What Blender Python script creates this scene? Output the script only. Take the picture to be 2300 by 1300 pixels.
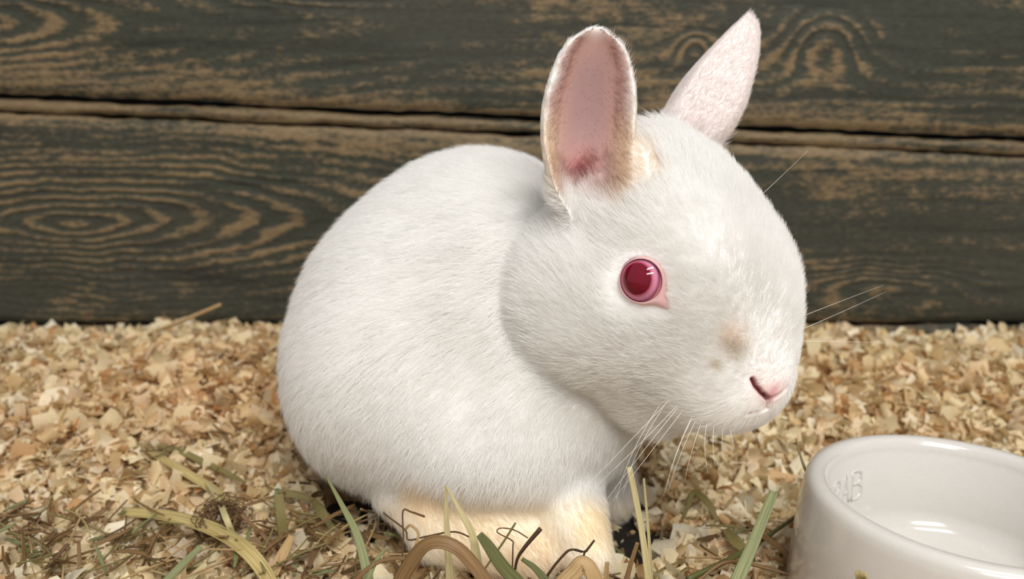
import bpy, math, random
import numpy as np
from mathutils import Vector, Matrix
from mathutils.bvhtree import BVHTree

for _o in list(bpy.data.objects):
    bpy.data.objects.remove(_o)
scene = bpy.context.scene
col = scene.collection
rng = np.random.default_rng(7)
random.seed(7)

# ------------------------------------------------------------------ camera
FPX = 2000.0                       # focal length in pixels of the 2300 x 1300 frame
PITCH = math.radians(14.0)
CAM = np.array([0.0, 0.0, 0.165])
RIGHT = np.array([1.0, 0.0, 0.0])
UP = np.array([0.0, math.sin(PITCH), math.cos(PITCH)])
FWD = np.array([0.0, math.cos(PITCH), -math.sin(PITCH)])
B3 = np.stack([RIGHT, UP, FWD])    # rows: camera axes in the world

cam_data = bpy.data.cameras.new('camera')
cam_data.sensor_fit = 'HORIZONTAL'
cam_data.sensor_width = 36.0
cam_data.lens = 36.0 * FPX / 2300.0
cam_data.clip_start = 0.01
cam_data.clip_end = 20.0
cam_data.dof.use_dof = True
cam_data.dof.focus_distance = 0.264
cam_data.dof.aperture_fstop = 10.0
cam = bpy.data.objects.new('camera', cam_data)
cam.location = CAM
cam.rotation_euler = (math.pi / 2 - PITCH, 0, 0)
col.objects.link(cam)
scene.camera = cam

# ------------------------------------------------------------------ light and exposure
world = bpy.data.worlds.new('world')
scene.world = world
world.use_nodes = True
world.node_tree.nodes['Background'].inputs[0].default_value = (1.0, 0.985, 0.965, 1)
world.node_tree.nodes['Background'].inputs[1].default_value = 0.60

def tube_lamp(name, loc, target, size, power, colour):
    ld = bpy.data.lights.new(name, 'AREA')
    ld.shape = 'RECTANGLE'
    ld.size, ld.size_y = size
    ld.energy = power
    ld.color = colour
    o = bpy.data.objects.new(name, ld)
    o.location = loc
    d = Vector(target) - Vector(loc)
    o.rotation_euler = d.to_track_quat('-Z', 'Y').to_euler()
    col.objects.link(o)
    return o

tube_lamp('ceiling_tube_lamp', (0.28, -0.80, 1.02), (0.0, 0.32, 0.06), (0.62, 0.15), 10.0, (1.0, 0.975, 0.935))
tube_lamp('ceiling_tube_lamp', (0.28, -0.30, 1.22), (0.0, 0.32, 0.06), (0.62, 0.15), 9.0, (1.0, 0.975, 0.935))

scene.view_settings.view_transform = 'Standard'
scene.view_settings.look = 'None'
scene.view_settings.gamma = 1.0
scene.view_settings.use_curve_mapping = False
scene.view_settings.exposure = 0.02
scene.cycles.max_bounces = 16
scene.cycles.diffuse_bounces = 8
scene.cycles.transmission_bounces = 8
scene.cycles.transparent_max_bounces = 16

# ------------------------------------------------------------------ helpers
def cpt(u, v, t):
    """camera-frame point (right, up, depth) of a pixel at depth t"""
    return np.array([(u - 1150.0) / FPX * t, (650.0 - v) / FPX * t, t])

def c2w(p):
    return CAM + np.asarray(p) @ B3

def wpt(u, v, t):
    return c2w(cpt(u, v, t))

def ground_hit(u, v, z):
    d = c2w(cpt(u, v, 1.0)) - CAM
    return CAM + d * ((z - CAM[2]) / d[2])

def project(p):
    q = (np.asarray(p) - CAM) @ B3.T
    return np.stack([1150 + FPX * q[..., 0] / q[..., 2], 650 - FPX * q[..., 1] / q[..., 2], q[..., 2]], -1)

def nrm(v):
    v = np.asarray(v, float)
    return v / np.linalg.norm(v, axis=-1, keepdims=True).clip(1e-12)

def srgb(r, g, b):
    f = lambda c: c / 12.92 if c <= 0.04045 else ((c + 0.055) / 1.055) ** 2.4
    return (f(r / 255.0), f(g / 255.0), f(b / 255.0))

def smooth01(x, a, b):
    t = np.clip((x - a) / (b - a), 0, 1)
    return t * t * (3 - 2 * t)

def mesh_obj(name, verts, faces, mat=None, parent=None, smooth=True):
    me = bpy.data.meshes.new(name)
    me.from_pydata(np.asarray(verts).tolist(), [], faces if isinstance(faces, list) else faces.tolist())
    if mat:
        me.materials.append(mat)
    if smooth:
        me.polygons.foreach_set('use_smooth', np.ones(len(me.polygons), bool))
    me.update()
    o = bpy.data.objects.new(name, me)
    col.objects.link(o)
    if parent:
        o.parent = parent
        o.matrix_parent_inverse = Matrix.Translation(-parent.location)
    return o

def big_mesh(name, verts, faces, mat=None, parent=None, smooth=True, colours=None):
    """fast path: faces is an (n,k) int array"""
    me = bpy.data.meshes.new(name)
    n, k = faces.shape
    me.vertices.add(len(verts)); me.vertices.foreach_set('co', np.asarray(verts, np.float32).ravel())
    me.loops.add(n * k); me.loops.foreach_set('vertex_index', faces.astype(np.int32).ravel())
    me.polygons.add(n); me.polygons.foreach_set('loop_start', np.arange(0, n * k, k, dtype=np.int32))
    me.update(calc_edges=True)
    me.polygons.foreach_set('use_smooth', np.full(n, smooth))
    if colours is not None:
        a = me.color_attributes.new('col', 'FLOAT_COLOR', 'POINT')
        c = np.ones((len(verts), 4), np.float32); c[:, :3] = colours
        a.data.foreach_set('color', c.ravel())
    if mat:
        me.materials.append(mat)
    me.validate()
    o = bpy.data.objects.new(name, me)
    col.objects.link(o)
    if parent:
        o.parent = parent
        o.matrix_parent_inverse = Matrix.Translation(-parent.location)
    return o

def empty(name, loc):
    o = bpy.data.objects.new(name, None)
    o.location = Vector(loc)
    o.empty_display_size = 0.01
    col.objects.link(o)
    return o

def tag(o, label=None, cat=None, group=None, kind=None):
    if label: o['label'] = label
    if cat: o['category'] = cat
    if group: o['group'] = group
    if kind: o['kind'] = kind
    return o

def new_mat(name):
    m = bpy.data.materials.new(name)
    m.use_nodes = True
    nt = m.node_tree
    return m, nt, nt.nodes['Principled BSDF']

def N(nt, kind, **kw):
    n = nt.nodes.new(kind)
    for k, v in kw.items():
        if k.startswith('i_'):
            n.inputs[k[2:].replace('_', ' ')].default_value = v
        else:
            setattr(n, k, v)
    return n

_NT = {}
def value_noise(p, freq, seed=0):
    """cheap smooth 3-d value noise in -1..1"""
    if seed not in _NT:
        _NT[seed] = np.random.default_rng(seed).uniform(-1, 1, (32, 32, 32)).astype(np.float32)
    T = _NT[seed]
    q = np.asarray(p) * freq + 100.0
    i = np.floor(q).astype(int); f = q - i; f = f * f * (3 - 2 * f)
    out = 0
    for dx in (0, 1):
        for dy in (0, 1):
            for dz in (0, 1):
                w = (f[..., 0] if dx else 1 - f[..., 0]) * (f[..., 1] if dy else 1 - f[..., 1]) * (f[..., 2] if dz else 1 - f[..., 2])
                out = out + w * T[(i[..., 0] + dx) % 32, (i[..., 1] + dy) % 32, (i[..., 2] + dz) % 32]
    return out
FUR_COUNT = 380000
# ------------------------------------------------------------------ wall of weathered planks
YW = 0.447
def wall_px(u, v):
    d = c2w(cpt(u, v, 1.0)) - CAM
    p = CAM + d * ((YW - CAM[1]) / d[1])
    return p[0], p[2]
def line_z(pa, pb):
    (xa, za), (xb, zb) = wall_px(*pa), wall_px(*pb)
    return lambda x: za + (zb - za) * (x - xa) / (xb - xa)
z_crack = line_z((356, 226), (1944, 295))      # the open joint
z_low = line_z((356, 728), (1944, 727))        # foot of the lower plank

def wood_material(name, painted=1.0):
    m, nt, bs = new_mat(name)
    tc = N(nt, 'ShaderNodeTexCoord')
    at = N(nt, 'ShaderNodeAttribute', attribute_name='grain')
    ed = N(nt, 'ShaderNodeAttribute', attribute_name='wear')
    ra = N(nt, 'ShaderNodeAttribute', attribute_name='rings')
    L = nt.links.new
    def noise(sc, det, rough, stretch, dist=0.0):
        mp = N(nt, 'ShaderNodeMapping'); mp.inputs['Scale'].default_value = stretch
        L(tc.outputs['Object'], mp.inputs['Vector'])
        n = N(nt, 'ShaderNodeTexNoise'); n.inputs['Scale'].default_value = sc; n.inputs['Detail'].default_value = det
        n.inputs['Roughness'].default_value = rough; n.inputs['Distortion'].default_value = dist
        L(mp.outputs[0], n.inputs['Vector'])
        return n.outputs['Fac']
    def math_(op, a, b=None, c=None):
        n = N(nt, 'ShaderNodeMath', operation=op)
        for i, x in enumerate((a, b, c)):
            if x is None: continue
            if isinstance(x, (int, float)): n.inputs[i].default_value = x
            else: L(x, n.inputs[i])
        return n.outputs[0]
    fibre = noise(60, 5, .65, (.16, 1, 2.6))          # long fibres
    blotch = noise(20, 5, .62, (.45, 1, 1.2), .5)     # patches of worn paint
    speck = noise(210, 4, .7, (.55, 1, .9))          # crackle
    fine = noise(620, 3, .7, (.45, 1, 1.1))          # hair cracks in the paint
    tone = noise(7, 3, .5, (.6, 1, 1))
    g = math_('ADD', at.outputs['Fac'], math_('MULTIPLY', math_('SUBTRACT', fibre, .5), .9))
    ring = math_('MULTIPLY', math_('SINE', math_('MULTIPLY', g, 6.2832)), ra.outputs['Fac'])
    s = math_('ADD', math_('MULTIPLY', ring, .42), math_('MULTIPLY', math_('SUBTRACT', blotch, .5), 2.0))
    s = math_('ADD', s, math_('MULTIPLY', math_('SUBTRACT', fibre, .5), 1.5))
    s = math_('ADD', s, math_('MULTIPLY', math_('SUBTRACT', speck, .5), 1.5))
    s = math_('ADD', s, math_('MULTIPLY', math_('SUBTRACT', fine, .5), 1.0))
    s = math_('ADD', s, ed.outputs['Fac'])
    mr = N(nt, 'ShaderNodeMapRange'); mr.interpolation_type = 'SMOOTHSTEP'
    mr.inputs['From Min'].default_value = .0; mr.inputs['From Max'].default_value = .66
    L(s, mr.inputs['Value'])
    dark = N(nt, 'ShaderNodeMix', data_type='RGBA')
    dark.inputs[6].default_value = (*srgb(42, 48, 38), 1); dark.inputs[7].default_value = (*srgb(66, 64, 54), 1)
    L(tone, dark.inputs[0])
    lite = N(nt, 'ShaderNodeMix', data_type='RGBA')
    lite.inputs[6].default_value = (*srgb(100, 87, 67), 1); lite.inputs[7].default_value = (*srgb(138, 114, 80), 1)
    L(blotch, lite.inputs[0])
    base = N(nt, 'ShaderNodeMix', data_type='RGBA')
    L(math_('MULTIPLY', mr.outputs[0], .85), base.inputs[0]); L(dark.outputs[2], base.inputs[6]); L(lite.outputs[2], base.inputs[7])
    pores = N(nt, 'ShaderNodeMapRange'); pores.inputs['From Min'].default_value = .30; pores.inputs['From Max'].default_value = .47
    pores.inputs['To Min'].default_value = .55; pores.inputs['To Max'].default_value = 1.0
    L(fibre, pores.inputs['Value'])
    fin = N(nt, 'ShaderNodeMix', data_type='RGBA', blend_type='MULTIPLY'); fin.inputs[0].default_value = 1
    fr = N(nt, 'ShaderNodeMapRange'); fr.inputs['From Min'].default_value = .3; fr.inputs['From Max'].default_value = .7
    fr.inputs['To Min'].default_value = .72; fr.inputs['To Max'].default_value = 1.25
    L(fine, fr.inputs['Value'])
    L(base.outputs[2], fin.inputs[6]); L(math_('MULTIPLY', pores.outputs[0], fr.outputs[0]), fin.inputs[7])
    L(fin.outputs[2], bs.inputs['Base Color'])
    bs.inputs['Roughness'].default_value = .62
    bs.inputs['Specular IOR Level'].default_value = .3
    bp = N(nt, 'ShaderNodeBump'); bp.inputs['Strength'].default_value = .6; bp.inputs['Distance'].default_value = .0012
    hsum = math_('ADD', math_('MULTIPLY', fibre, .7), math_('ADD', math_('MULTIPLY', ring, .25), math_('MULTIPLY', speck, .25)))
    L(hsum, bp.inputs['Height']); L(bp.outputs['Normal'], bs.inputs['Normal'])
    return m
wood = wood_material('weathered_plank')
dark_mat, nt, bs = new_mat('wall_backing')
nzb = N(nt, 'ShaderNodeTexNoise'); nzb.inputs['Scale'].default_value = 40
crb = N(nt, 'ShaderNodeValToRGB'); crb.color_ramp.elements[0].color = (.006, .006, .005, 1); crb.color_ramp.elements[1].color = (.018, .016, .012, 1)
nt.links.new(nzb.outputs['Fac'], crb.inputs['Fac']); nt.links.new(crb.outputs['Color'], bs.inputs['Base Color'])
bs.inputs['Roughness'].default_value = .9

XW = 0.80
def slab(x0, x1, y0, y1, z0, z1):
    vs = [(x, y, z) for x in (x0, x1) for y in (y0, y1) for z in (z0, z1)]
    fs = [[0, 1, 3, 2], [4, 6, 7, 5], [0, 4, 5, 1], [2, 3, 7, 6], [0, 2, 6, 4], [1, 5, 7, 3]]
    return vs, fs
wv, wf = slab(-XW, XW, YW + .0125, YW + .022, -.02, .52)
wall_back = mesh_obj('wall_back', wv, wf, dark_mat, smooth=False)
tag(wall_back, kind='structure')
wall_back['label'] = 'back wall of dark weathered horizontal planks'

PXM = 0.213e-3                     # metres per pixel at the wall
def knots(lst):
    return [(*wall_px(u, v), a, r * PXM, p * PXM) for (u, v, a, r, p) in lst]
def plank(zb, zt, y0, knot, wear_b, wear_t, wear0, amp0=.35, period=.0052, seed=1, thick=.011):
    nx, nz = 720, 52
    xs = np.linspace(-XW, XW, nx)
    sx = np.sign(xs) * (np.abs(xs) / XW) ** 1.25 * XW
    ss = np.concatenate([[0, .006, .018], np.linspace(.04, .96, nz - 6), [.982, .994, 1]])
    X = np.repeat(sx[:, None], nz, 1)
    rg = np.stack([sx, np.zeros(nx), np.zeros(nx)], 1)
    wob_b = .0006 * value_noise(rg, 45, seed) + .0004 * value_noise(rg, 160, seed + 1)
    wob_t = .0006 * value_noise(rg, 45, seed + 2) + .0004 * value_noise(rg, 160, seed + 3)
    Zb, Zt = zb(sx) + wob_b, zt(sx) + wob_t
    Z = Zb[:, None] * (1 - ss) + Zt[:, None] * ss
    d_edge = np.minimum(Z - Zb[:, None], Zt[:, None] - Z)
    P3 = np.stack([X * .35, np.zeros_like(X), Z], -1)
    Y = y0 + .0022 * np.exp(-d_edge / .0016) + .0005 * value_noise(P3, 60, seed + 4)
    P4 = np.stack([X, np.zeros_like(X), Z], -1)
    warp = .005 * value_noise(P3, 22, seed + 5) + .0026 * value_noise(P3, 70, seed + 6) + .0022 * value_noise(P4, 60, seed + 9) + .0010 * value_noise(P4, 170, seed + 10)
    Gf = (Z + warp) / period
    amp = np.full_like(X, amp0)
    for ki, (kx, kz, asp, rad, per) in enumerate(knot):
        dz_ = Z + (.55 if ki == 0 else .3) * warp - kz
        dd = np.sqrt(((X - kx) / asp) ** 2 + dz_ ** 2)
        if ki == 0:                                      # the plank's own figure: cathedral grain running out into straight lines
            ff_ = 1.6 * rad * np.tanh(np.abs(X - kx) / (asp * 1.6 * rad))
            Gf = np.sqrt(ff_ ** 2 + dz_ ** 2) / per
            w = np.exp(-(dd / (1.15 * rad)) ** 4)
        else:                                            # smaller knots push the lines aside
            w = np.exp(-(dd / rad) ** 2)
            Gf = Gf + (rad / per) * w
            w = np.exp(-(dd / (1.2 * rad)) ** 4)
        amp = amp * (1 - w) + (1.0 + .9 * value_noise(P4, 40, seed + 11)) * w
    eb = np.exp(-(Z - Zb[:, None]) / .0105); et = np.exp(-(Zt[:, None] - Z) / .0105)
    lump = value_noise(P3, 30, seed + 7)
    wear = wear0 + wear_b * eb * (1 + .8 * lump) + wear_t * et * (1 + .8 * lump) + .10 * value_noise(P3, 9, seed + 8)
    front = np.stack([X, Y, Z], -1).reshape(-1, 3)
    i = np.arange(nx - 1)[:, None]; j = np.arange(nz - 1)[None]
    a = (i * nz + j).ravel()
    fs = np.stack([a, a + nz, a + nz + 1, a + 1], 1)
    # side and back faces give the board its thickness
    n0_ = len(front)
    edge_i = np.concatenate([np.arange(nx) * nz, (nx - 1) * nz + np.arange(1, nz), (np.arange(nx)[::-1] * nz + nz - 1)[1:], np.arange(nz - 2, 0, -1)])
    back = front[edge_i].copy(); back[:, 1] = y0 + thick
    m = len(edge_i); k = np.arange(m)
    side = np.stack([edge_i[k], n0_ + k, n0_ + (k + 1) % m, edge_i[(k + 1) % m]], 1)
    side = side[:, ::-1]
    verts = np.concatenate([front, back])
    o = big_mesh('plank', verts, np.concatenate([fs, side]), wood, wall_back, True)
    pad = lambda A: np.concatenate([A.reshape(-1), A.reshape(-1)[edge_i]]).astype(np.float32)
    for nm, arr in (('grain', Gf), ('wear', wear), ('rings', amp)):
        at = o.data.attributes.new(nm, 'FLOAT', 'POINT'); at.data.foreach_set('value', pad(arr))
    return o
kB = knots([(170, 497, 5.0, 128, 18.5), (1990, 640, 4.2, 50, 14)])
kA = knots([(-100, 40, 5.0, 90, 20), (1858, 95, 1.2, 85, 24), (1560, 110, 1.1, 40, 20), (760, -60, 5.0, 60, 20)])
plank(lambda x: z_low(x) + .0006, lambda x: z_crack(x) - .0094, YW, kB, .05, .55, -.05, seed=20)
plank(lambda x: z_crack(x) - .0086, lambda x: z_crack(x) - .0022, YW + .0022, [], .35, .35, .22, seed=40)          # narrow tongue in the joint
plank(lambda x: z_crack(x) + .0004, lambda x: z_crack(x) + .1120, YW - .0004, kA, .75, .30, -.10, seed=60)
plank(lambda x: z_crack(x) + .1145, lambda x: z_crack(x) + .2350, YW, knots([(900, -500, 4, 80, 20)]), .40, .3, -.06, seed=80)
plank(lambda x: z_low(x) - .0490, lambda x: z_low(x) - .0016, YW + .0010, [], .1, .12, .10, seed=100)

# ------------------------------------------------------------------ floor and bedding
floor_mat, nt, bs = new_mat('dark_floor_mat')
nzf = N(nt, 'ShaderNodeTexNoise'); nzf.inputs['Scale'].default_value = 260; nzf.inputs['Detail'].default_value = 4
crf = N(nt, 'ShaderNodeValToRGB'); crf.color_ramp.elements[0].color = (.006, .005, .004, 1); crf.color_ramp.elements[1].color = (.030, .022, .016, 1)
nt.links.new(nzf.outputs['Fac'], crf.inputs['Fac']); nt.links.new(crf.outputs['Color'], bs.inputs['Base Color'])
bs.inputs['Roughness'].default_value = .8
fv, ff = slab(-XW, XW, -.45, YW + .0125, -.02, -.0040)
floor = mesh_obj('floor', fv, ff, floor_mat, smooth=False)
tag(floor, kind='structure'); floor['label'] = 'dark floor showing in gaps of the bedding'

BOWL_C = None
def ground_z(x, y):
    p = np.stack([x, y, np.zeros_like(x)], -1)
    z = .0280 * smooth01(y, .285, .425) + .003 * smooth01(y, .40, .44) * value_noise(p, 60, 203) + .0034 * value_noise(p, 36, 200) + .0016 * value_noise(p, 85, 201)
    z = z + .007 * np.exp(-(((x + .17) / .07) ** 2 + ((y - .37) / .05) ** 2)) - .006 * np.exp(-(((x - .16) / .09) ** 2 + ((y - .33) / .05) ** 2))
    z = z + .003 * np.exp(-(((x + .075) / .035) ** 2 + ((y - .285) / .02) ** 2))
    return z
def ground_ray(u, v):
    d = c2w(cpt(u, v, 1.0)) - CAM
    ts = np.linspace(.2, .7, 1200)
    P_ = CAM + ts[:, None] * d
    below = P_[:, 2] < ground_z(P_[:, 0], P_[:, 1])
    return P_[int(np.argmax(below))] if below.any() else P_[-1]
# bare spots scraped free of shavings, down to the dark floor
BARE = [(ground_ray(u, v), rx, ry) for (u, v, rx, ry) in
        [(836, 1152, .0190, .0260), (775, 1112, .012, .014), (690, 1062, .006, .005), (1392, 1190, .0115, .024), (1372, 1120, .014, .020), (1400, 1095, .016, .014),
         (1465, 1228, .0100, .014), (1425, 1262, .010, .016), (1150, 1150, .045, .018), (1250, 1250, .02, .02), (1270, 1085, .03, .03), (1425, 1205, .005, .005)]]
def bare(x, y):
    m = np.zeros_like(x)
    for c, rx, ry in BARE:
        m = np.maximum(m, np.exp(-(((x - c[0]) / rx) ** 2 + ((y - c[1]) / ry) ** 2) ** 2))
    return m
gx_ = np.linspace(-XW, XW, 420); gy_ = np.concatenate([np.linspace(-.45, .12, 40)[:-1], np.linspace(.12, YW + .006, 200)])
GX, GY = np.meshgrid(gx_, gy_, indexing='ij')
bm_ = bare(GX, GY)
GZ = ground_z(GX, GY) - .0030 - .014 * smooth01(bm_, .35, .75)
GZ = GZ + .0012 * value_noise(np.stack([GX, GY, GX * 0], -1), 240, 202)
nxg, nyg = GX.shape
a = (np.arange(nxg - 1)[:, None] * nyg + np.arange(nyg - 1)[None]).ravel()
bed_mat, nt, bs = new_mat('packed_shavings')
tcb = N(nt, 'ShaderNodeTexCoord')
vb = N(nt, 'ShaderNodeTexVoronoi'); vb.inputs['Scale'].default_value = 170
nt.links.new(tcb.outputs['Object'], vb.inputs['Vector'])
cb = N(nt, 'ShaderNodeValToRGB')
cb.color_ramp.elements[0].color = (*srgb(150, 112, 70), 1); cb.color_ramp.elements[1].color = (*srgb(212, 182, 138), 1)
sp = N(nt, 'ShaderNodeSeparateColor'); nt.links.new(vb.outputs['Color'], sp.inputs[0])
nt.links.new(sp.outputs[0], cb.inputs['Fac']); nt.links.new(cb.outputs['Color'], bs.inputs['Base Color'])
bpb = N(nt, 'ShaderNodeBump'); bpb.inputs['Distance'].default_value = .003; nt.links.new(vb.outputs['Distance'], bpb.inputs['Height'])
nt.links.new(bpb.outputs['Normal'], bs.inputs['Normal']); bs.inputs['Roughness'].default_value = .8
bedding = big_mesh('bedding_layer', np.stack([GX, GY, GZ], -1).reshape(-1, 3), np.stack([a, a + nyg, a + nyg + 1, a + 1], 1), bed_mat)
tag(bedding, 'packed layer of pale wood bedding under the loose shavings', 'bedding', kind='stuff')

# ------------------------------------------------------------------ rabbit: one continuous body surface
def ell(G, c, r, axes=None):
    """approximate signed distance of an ellipsoid; G three broadcast arrays"""
    d = [G[i] - c[i] for i in range(3)]
    if axes is not None:
        d = [d[0] * a[0] + d[1] * a[1] + d[2] * a[2] for a in axes]
    q = [(d[i] / r[i]) for i in range(3)]
    k0 = np.sqrt(q[0] ** 2 + q[1] ** 2 + q[2] ** 2)
    k1 = np.sqrt((q[0] / r[0]) ** 2 + (q[1] / r[1]) ** 2 + (q[2] / r[2]) ** 2) + 1e-9
    return k0 * (k0 - 1) / k1

def cone(G, a, b, ra, rb):
    ab = b - a
    L2 = float(ab @ ab)
    h = ((G[0] - a[0]) * ab[0] + (G[1] - a[1]) * ab[1] + (G[2] - a[2]) * ab[2]) / L2
    h = np.clip(h, 0, 1)
    d = np.sqrt((G[0] - a[0] - h * ab[0]) ** 2 + (G[1] - a[1] - h * ab[1]) ** 2 + (G[2] - a[2] - h * ab[2]) ** 2)
    return d - (ra + (rb - ra) * h)

def smin(a, b, k):
    h = np.clip(0.5 + 0.5 * (b - a) / k, 0, 1)
    return b + (a - b) * h - k * h * (1 - h)

def surface_nets(F, org, h):
    ins = F < 0
    nx, ny, nz = F.shape
    cnt = np.zeros((nx - 1, ny - 1, nz - 1), np.int8)
    for dx in (0, 1):
        for dy in (0, 1):
            for dz in (0, 1):
                cnt += ins[dx:nx - 1 + dx, dy:ny - 1 + dy, dz:nz - 1 + dz]
    act = (cnt > 0) & (cnt < 8)
    idx = np.full(act.shape, -1, np.int64)
    I = np.argwhere(act)
    idx[act] = np.arange(len(I))
    acc = np.zeros((len(I), 3)); num = np.zeros(len(I))
    corner = [(a, b, c) for a in (0, 1) for b in (0, 1) for c in (0, 1)]
    for ca in corner:
        for ax in range(3):
            if ca[ax]:
                continue
            cb = list(ca); cb[ax] = 1
            fa = F[I[:, 0] + ca[0], I[:, 1] + ca[1], I[:, 2] + ca[2]]
            fb = F[I[:, 0] + cb[0], I[:, 1] + cb[1], I[:, 2] + cb[2]]
            m = (fa < 0) != (fb < 0)
            t = np.where(m, fa / np.where(m, fa - fb, 1), 0)
            p = np.tile(np.array(ca, float), (len(I), 1)); p[:, ax] += t
            acc += p * m[:, None]; num += m
    V = (I + acc / num[:, None]) * h + org
    faces = []
    for ax in range(3):
        o1, o2 = (ax + 1) % 3, (ax + 2) % 3
        sl0 = [slice(None)] * 3; sl1 = [slice(None)] * 3
        sl0[ax] = slice(0, -1); sl1[ax] = slice(1, None)
        ch = ins[tuple(sl0)] != ins[tuple(sl1)]
        E = np.argwhere(ch)
        E = E[(E[:, o1] > 0) & (E[:, o2] > 0) & (E[:, o1] < F.shape[o1] - 1) & (E[:, o2] < F.shape[o2] - 1)]
        def cell(d1, d2):
            c = E.copy(); c[:, o1] -= d1; c[:, o2] -= d2
            return idx[c[:, 0], c[:, 1], c[:, 2]]
        q = np.stack([cell(1, 1), cell(0, 1), cell(0, 0), cell(1, 0)], 1)
        fl = ins[E[:, 0], E[:, 1], E[:, 2]]
        q[~fl] = q[~fl][:, ::-1]
        faces.append(q)
    return V, np.concatenate(faces)

# the head's own frame (in camera axes): A to the nose, Bu out of the forehead, S to the near side
PSI, THE = math.radians(38), math.radians(40)
hd = np.array([math.cos(PSI), 0, -math.sin(PSI)])
A_ = math.cos(THE) * hd + math.sin(THE) * np.array([0, -1, 0])
Bu = math.sin(THE) * hd + math.cos(THE) * np.array([0, 1.0, 0])
S_ = np.array([-math.sin(PSI), 0, -math.cos(PSI)])
HS = 0.1425e-3                      # metres per pixel at the head
NOSE = cpt(1738, 868, 0.262)
HC = NOSE - 325 * HS * A_
def hpt(a, b, s):
    return HC + HS * (a * A_ + b * Bu + s * S_)
def mir(p):
    return p - 2 * float((p - HC) @ S_) * S_

LO = np.array([-0.118, -0.108, 0.222]); HI = np.array([0.112, 0.100, 0.428]); VOX = 0.00098
gx, gy, gz = [np.arange(LO[i], HI[i], VOX, dtype=np.float32) for i in range(3)]
G = (gx[:, None, None], gy[None, :, None], gz[None, None, :])
def bx(p, t):                       # image-plane radii in pixels -> metres at depth t
    return p * t / FPX

def body_ell(F, u, v, t, ru, rv, rd, k, roll=0.0, yaw=0.0):
    cr, sr = math.cos(math.radians(roll)), math.sin(math.radians(roll))
    cy, sy = math.cos(math.radians(yaw)), math.sin(math.radians(yaw))
    a0 = np.array([cr, -sr, 0]); a1 = np.array([sr, cr, 0]); a2 = np.array([0, 0, 1.0])
    Ry = np.array([[cy, 0, -sy], [0, 1, 0], [sy, 0, cy]])
    axes = [Ry @ a for a in (a0, a1, a2)]
    f = ell(G, cpt(u, v, t), (bx(ru, t), bx(rv, t), rd), axes)
    return f if F is None else smin(F, f, k)

# torso
F = body_ell(None, 1005, 700, 0.345, 265, 342, 0.054, 0, roll=18)
F = body_ell(F, 882, 805, 0.345, 184, 240, 0.052, 0.03, roll=2)          # rump
F = body_ell(F, 1190, 830, 0.325, 185, 235, 0.044, 0.03, roll=-12)       # chest and shoulders
F = body_ell(F, 1160, 590, 0.338, 145, 165, 0.044, 0.03, roll=-20)       # withers
F = body_ell(F, 872, 885, 0.315, 165, 155, 0.024, 0.022, roll=-15)       # near haunch
F = body_ell(F, 930, 860, 0.380, 165, 180, 0.024, 0.022, roll=-15)       # far haunch
F = body_ell(F, 1110, 1000, 0.320, 190, 125, 0.040, 0.025)                # belly fur
F = body_ell(F, 1330, 790, 0.318, 130, 190, 0.030, 0.025)                 # throat
TORSO = F.copy()
# feet
def limb(F, pts, k):
    g = None
    for (a, b) in zip(pts[:-1], pts[1:]):
        c = cone(G, cpt(*a[:3]), cpt(*b[:3]), bx(a[3], a[2]), bx(b[3], b[2]))
        g = c if g is None else smin(g, c, 0.006)
    return smin(F, g, k)
F = limb(F, [(915, 1130, .305, 52), (1000, 1190, .298, 72), (1120, 1215, .293, 68), (1195, 1250, .288, 56)], 0.010)     # near hind foot
F = limb(F, [(1270, 1050, .305, 62), (1292, 1172, .290, 58), (1322, 1252, .285, 54)], 0.007)                             # near fore paw
F = limb(F, [(1345, 1040, .345, 58), (1352, 1085, .342, 52), (1370, 1125, .340, 48)], 0.010)                             # far fore paw
F = limb(F, [(1000, 1060, .372, 55), (1100, 1075, .368, 55), (1190, 1090, .366, 48)], 0.010)                             # far hind foot

# head
H = ell(G, HC, (322 * HS, 240 * HS, 205 * HS), (A_, Bu, S_))
for sgn in (1, -1):
    c = hpt(-95, -130, 122 * sgn)
    H = smin(H, ell(G, c, (185 * HS, 160 * HS, 130 * HS), (A_, Bu, S_)), 0.016)      # cheeks
    c = hpt(236, -72, 52 * sgn)
    H = smin(H, ell(G, c, (94 * HS, 80 * HS, 68 * HS), (A_, Bu, S_)), 0.010)         # whisker pads
    c = hpt(30, 120, 120 * sgn)
    H = smin(H, ell(G, c, (130 * HS, 90 * HS, 80 * HS), (A_, Bu, S_)), 0.014)        # brows
H = smin(H, ell(G, hpt(110, -218, 0), (95 * HS, 62 * HS, 85 * HS), (A_, Bu, S_)), 0.014)   # chin
H = smin(H, ell(G, hpt(285, -18, 0), (62 * HS, 70 * HS, 62 * HS), (A_, Bu, S_)), 0.010)    # nose
H = smin(H, ell(G, hpt(-150, 165, -20), (150 * HS, 100 * HS, 150 * HS), (A_, Bu, S_)), 0.02)   # crown
H = smin(H, cone(G, cpt(1352, 492, .277), cpt(1478, 352, .286), .0072, .0080), 0.006)   # fur ridge before the near ear
F = smin(F, H, 0.0035)

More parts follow.
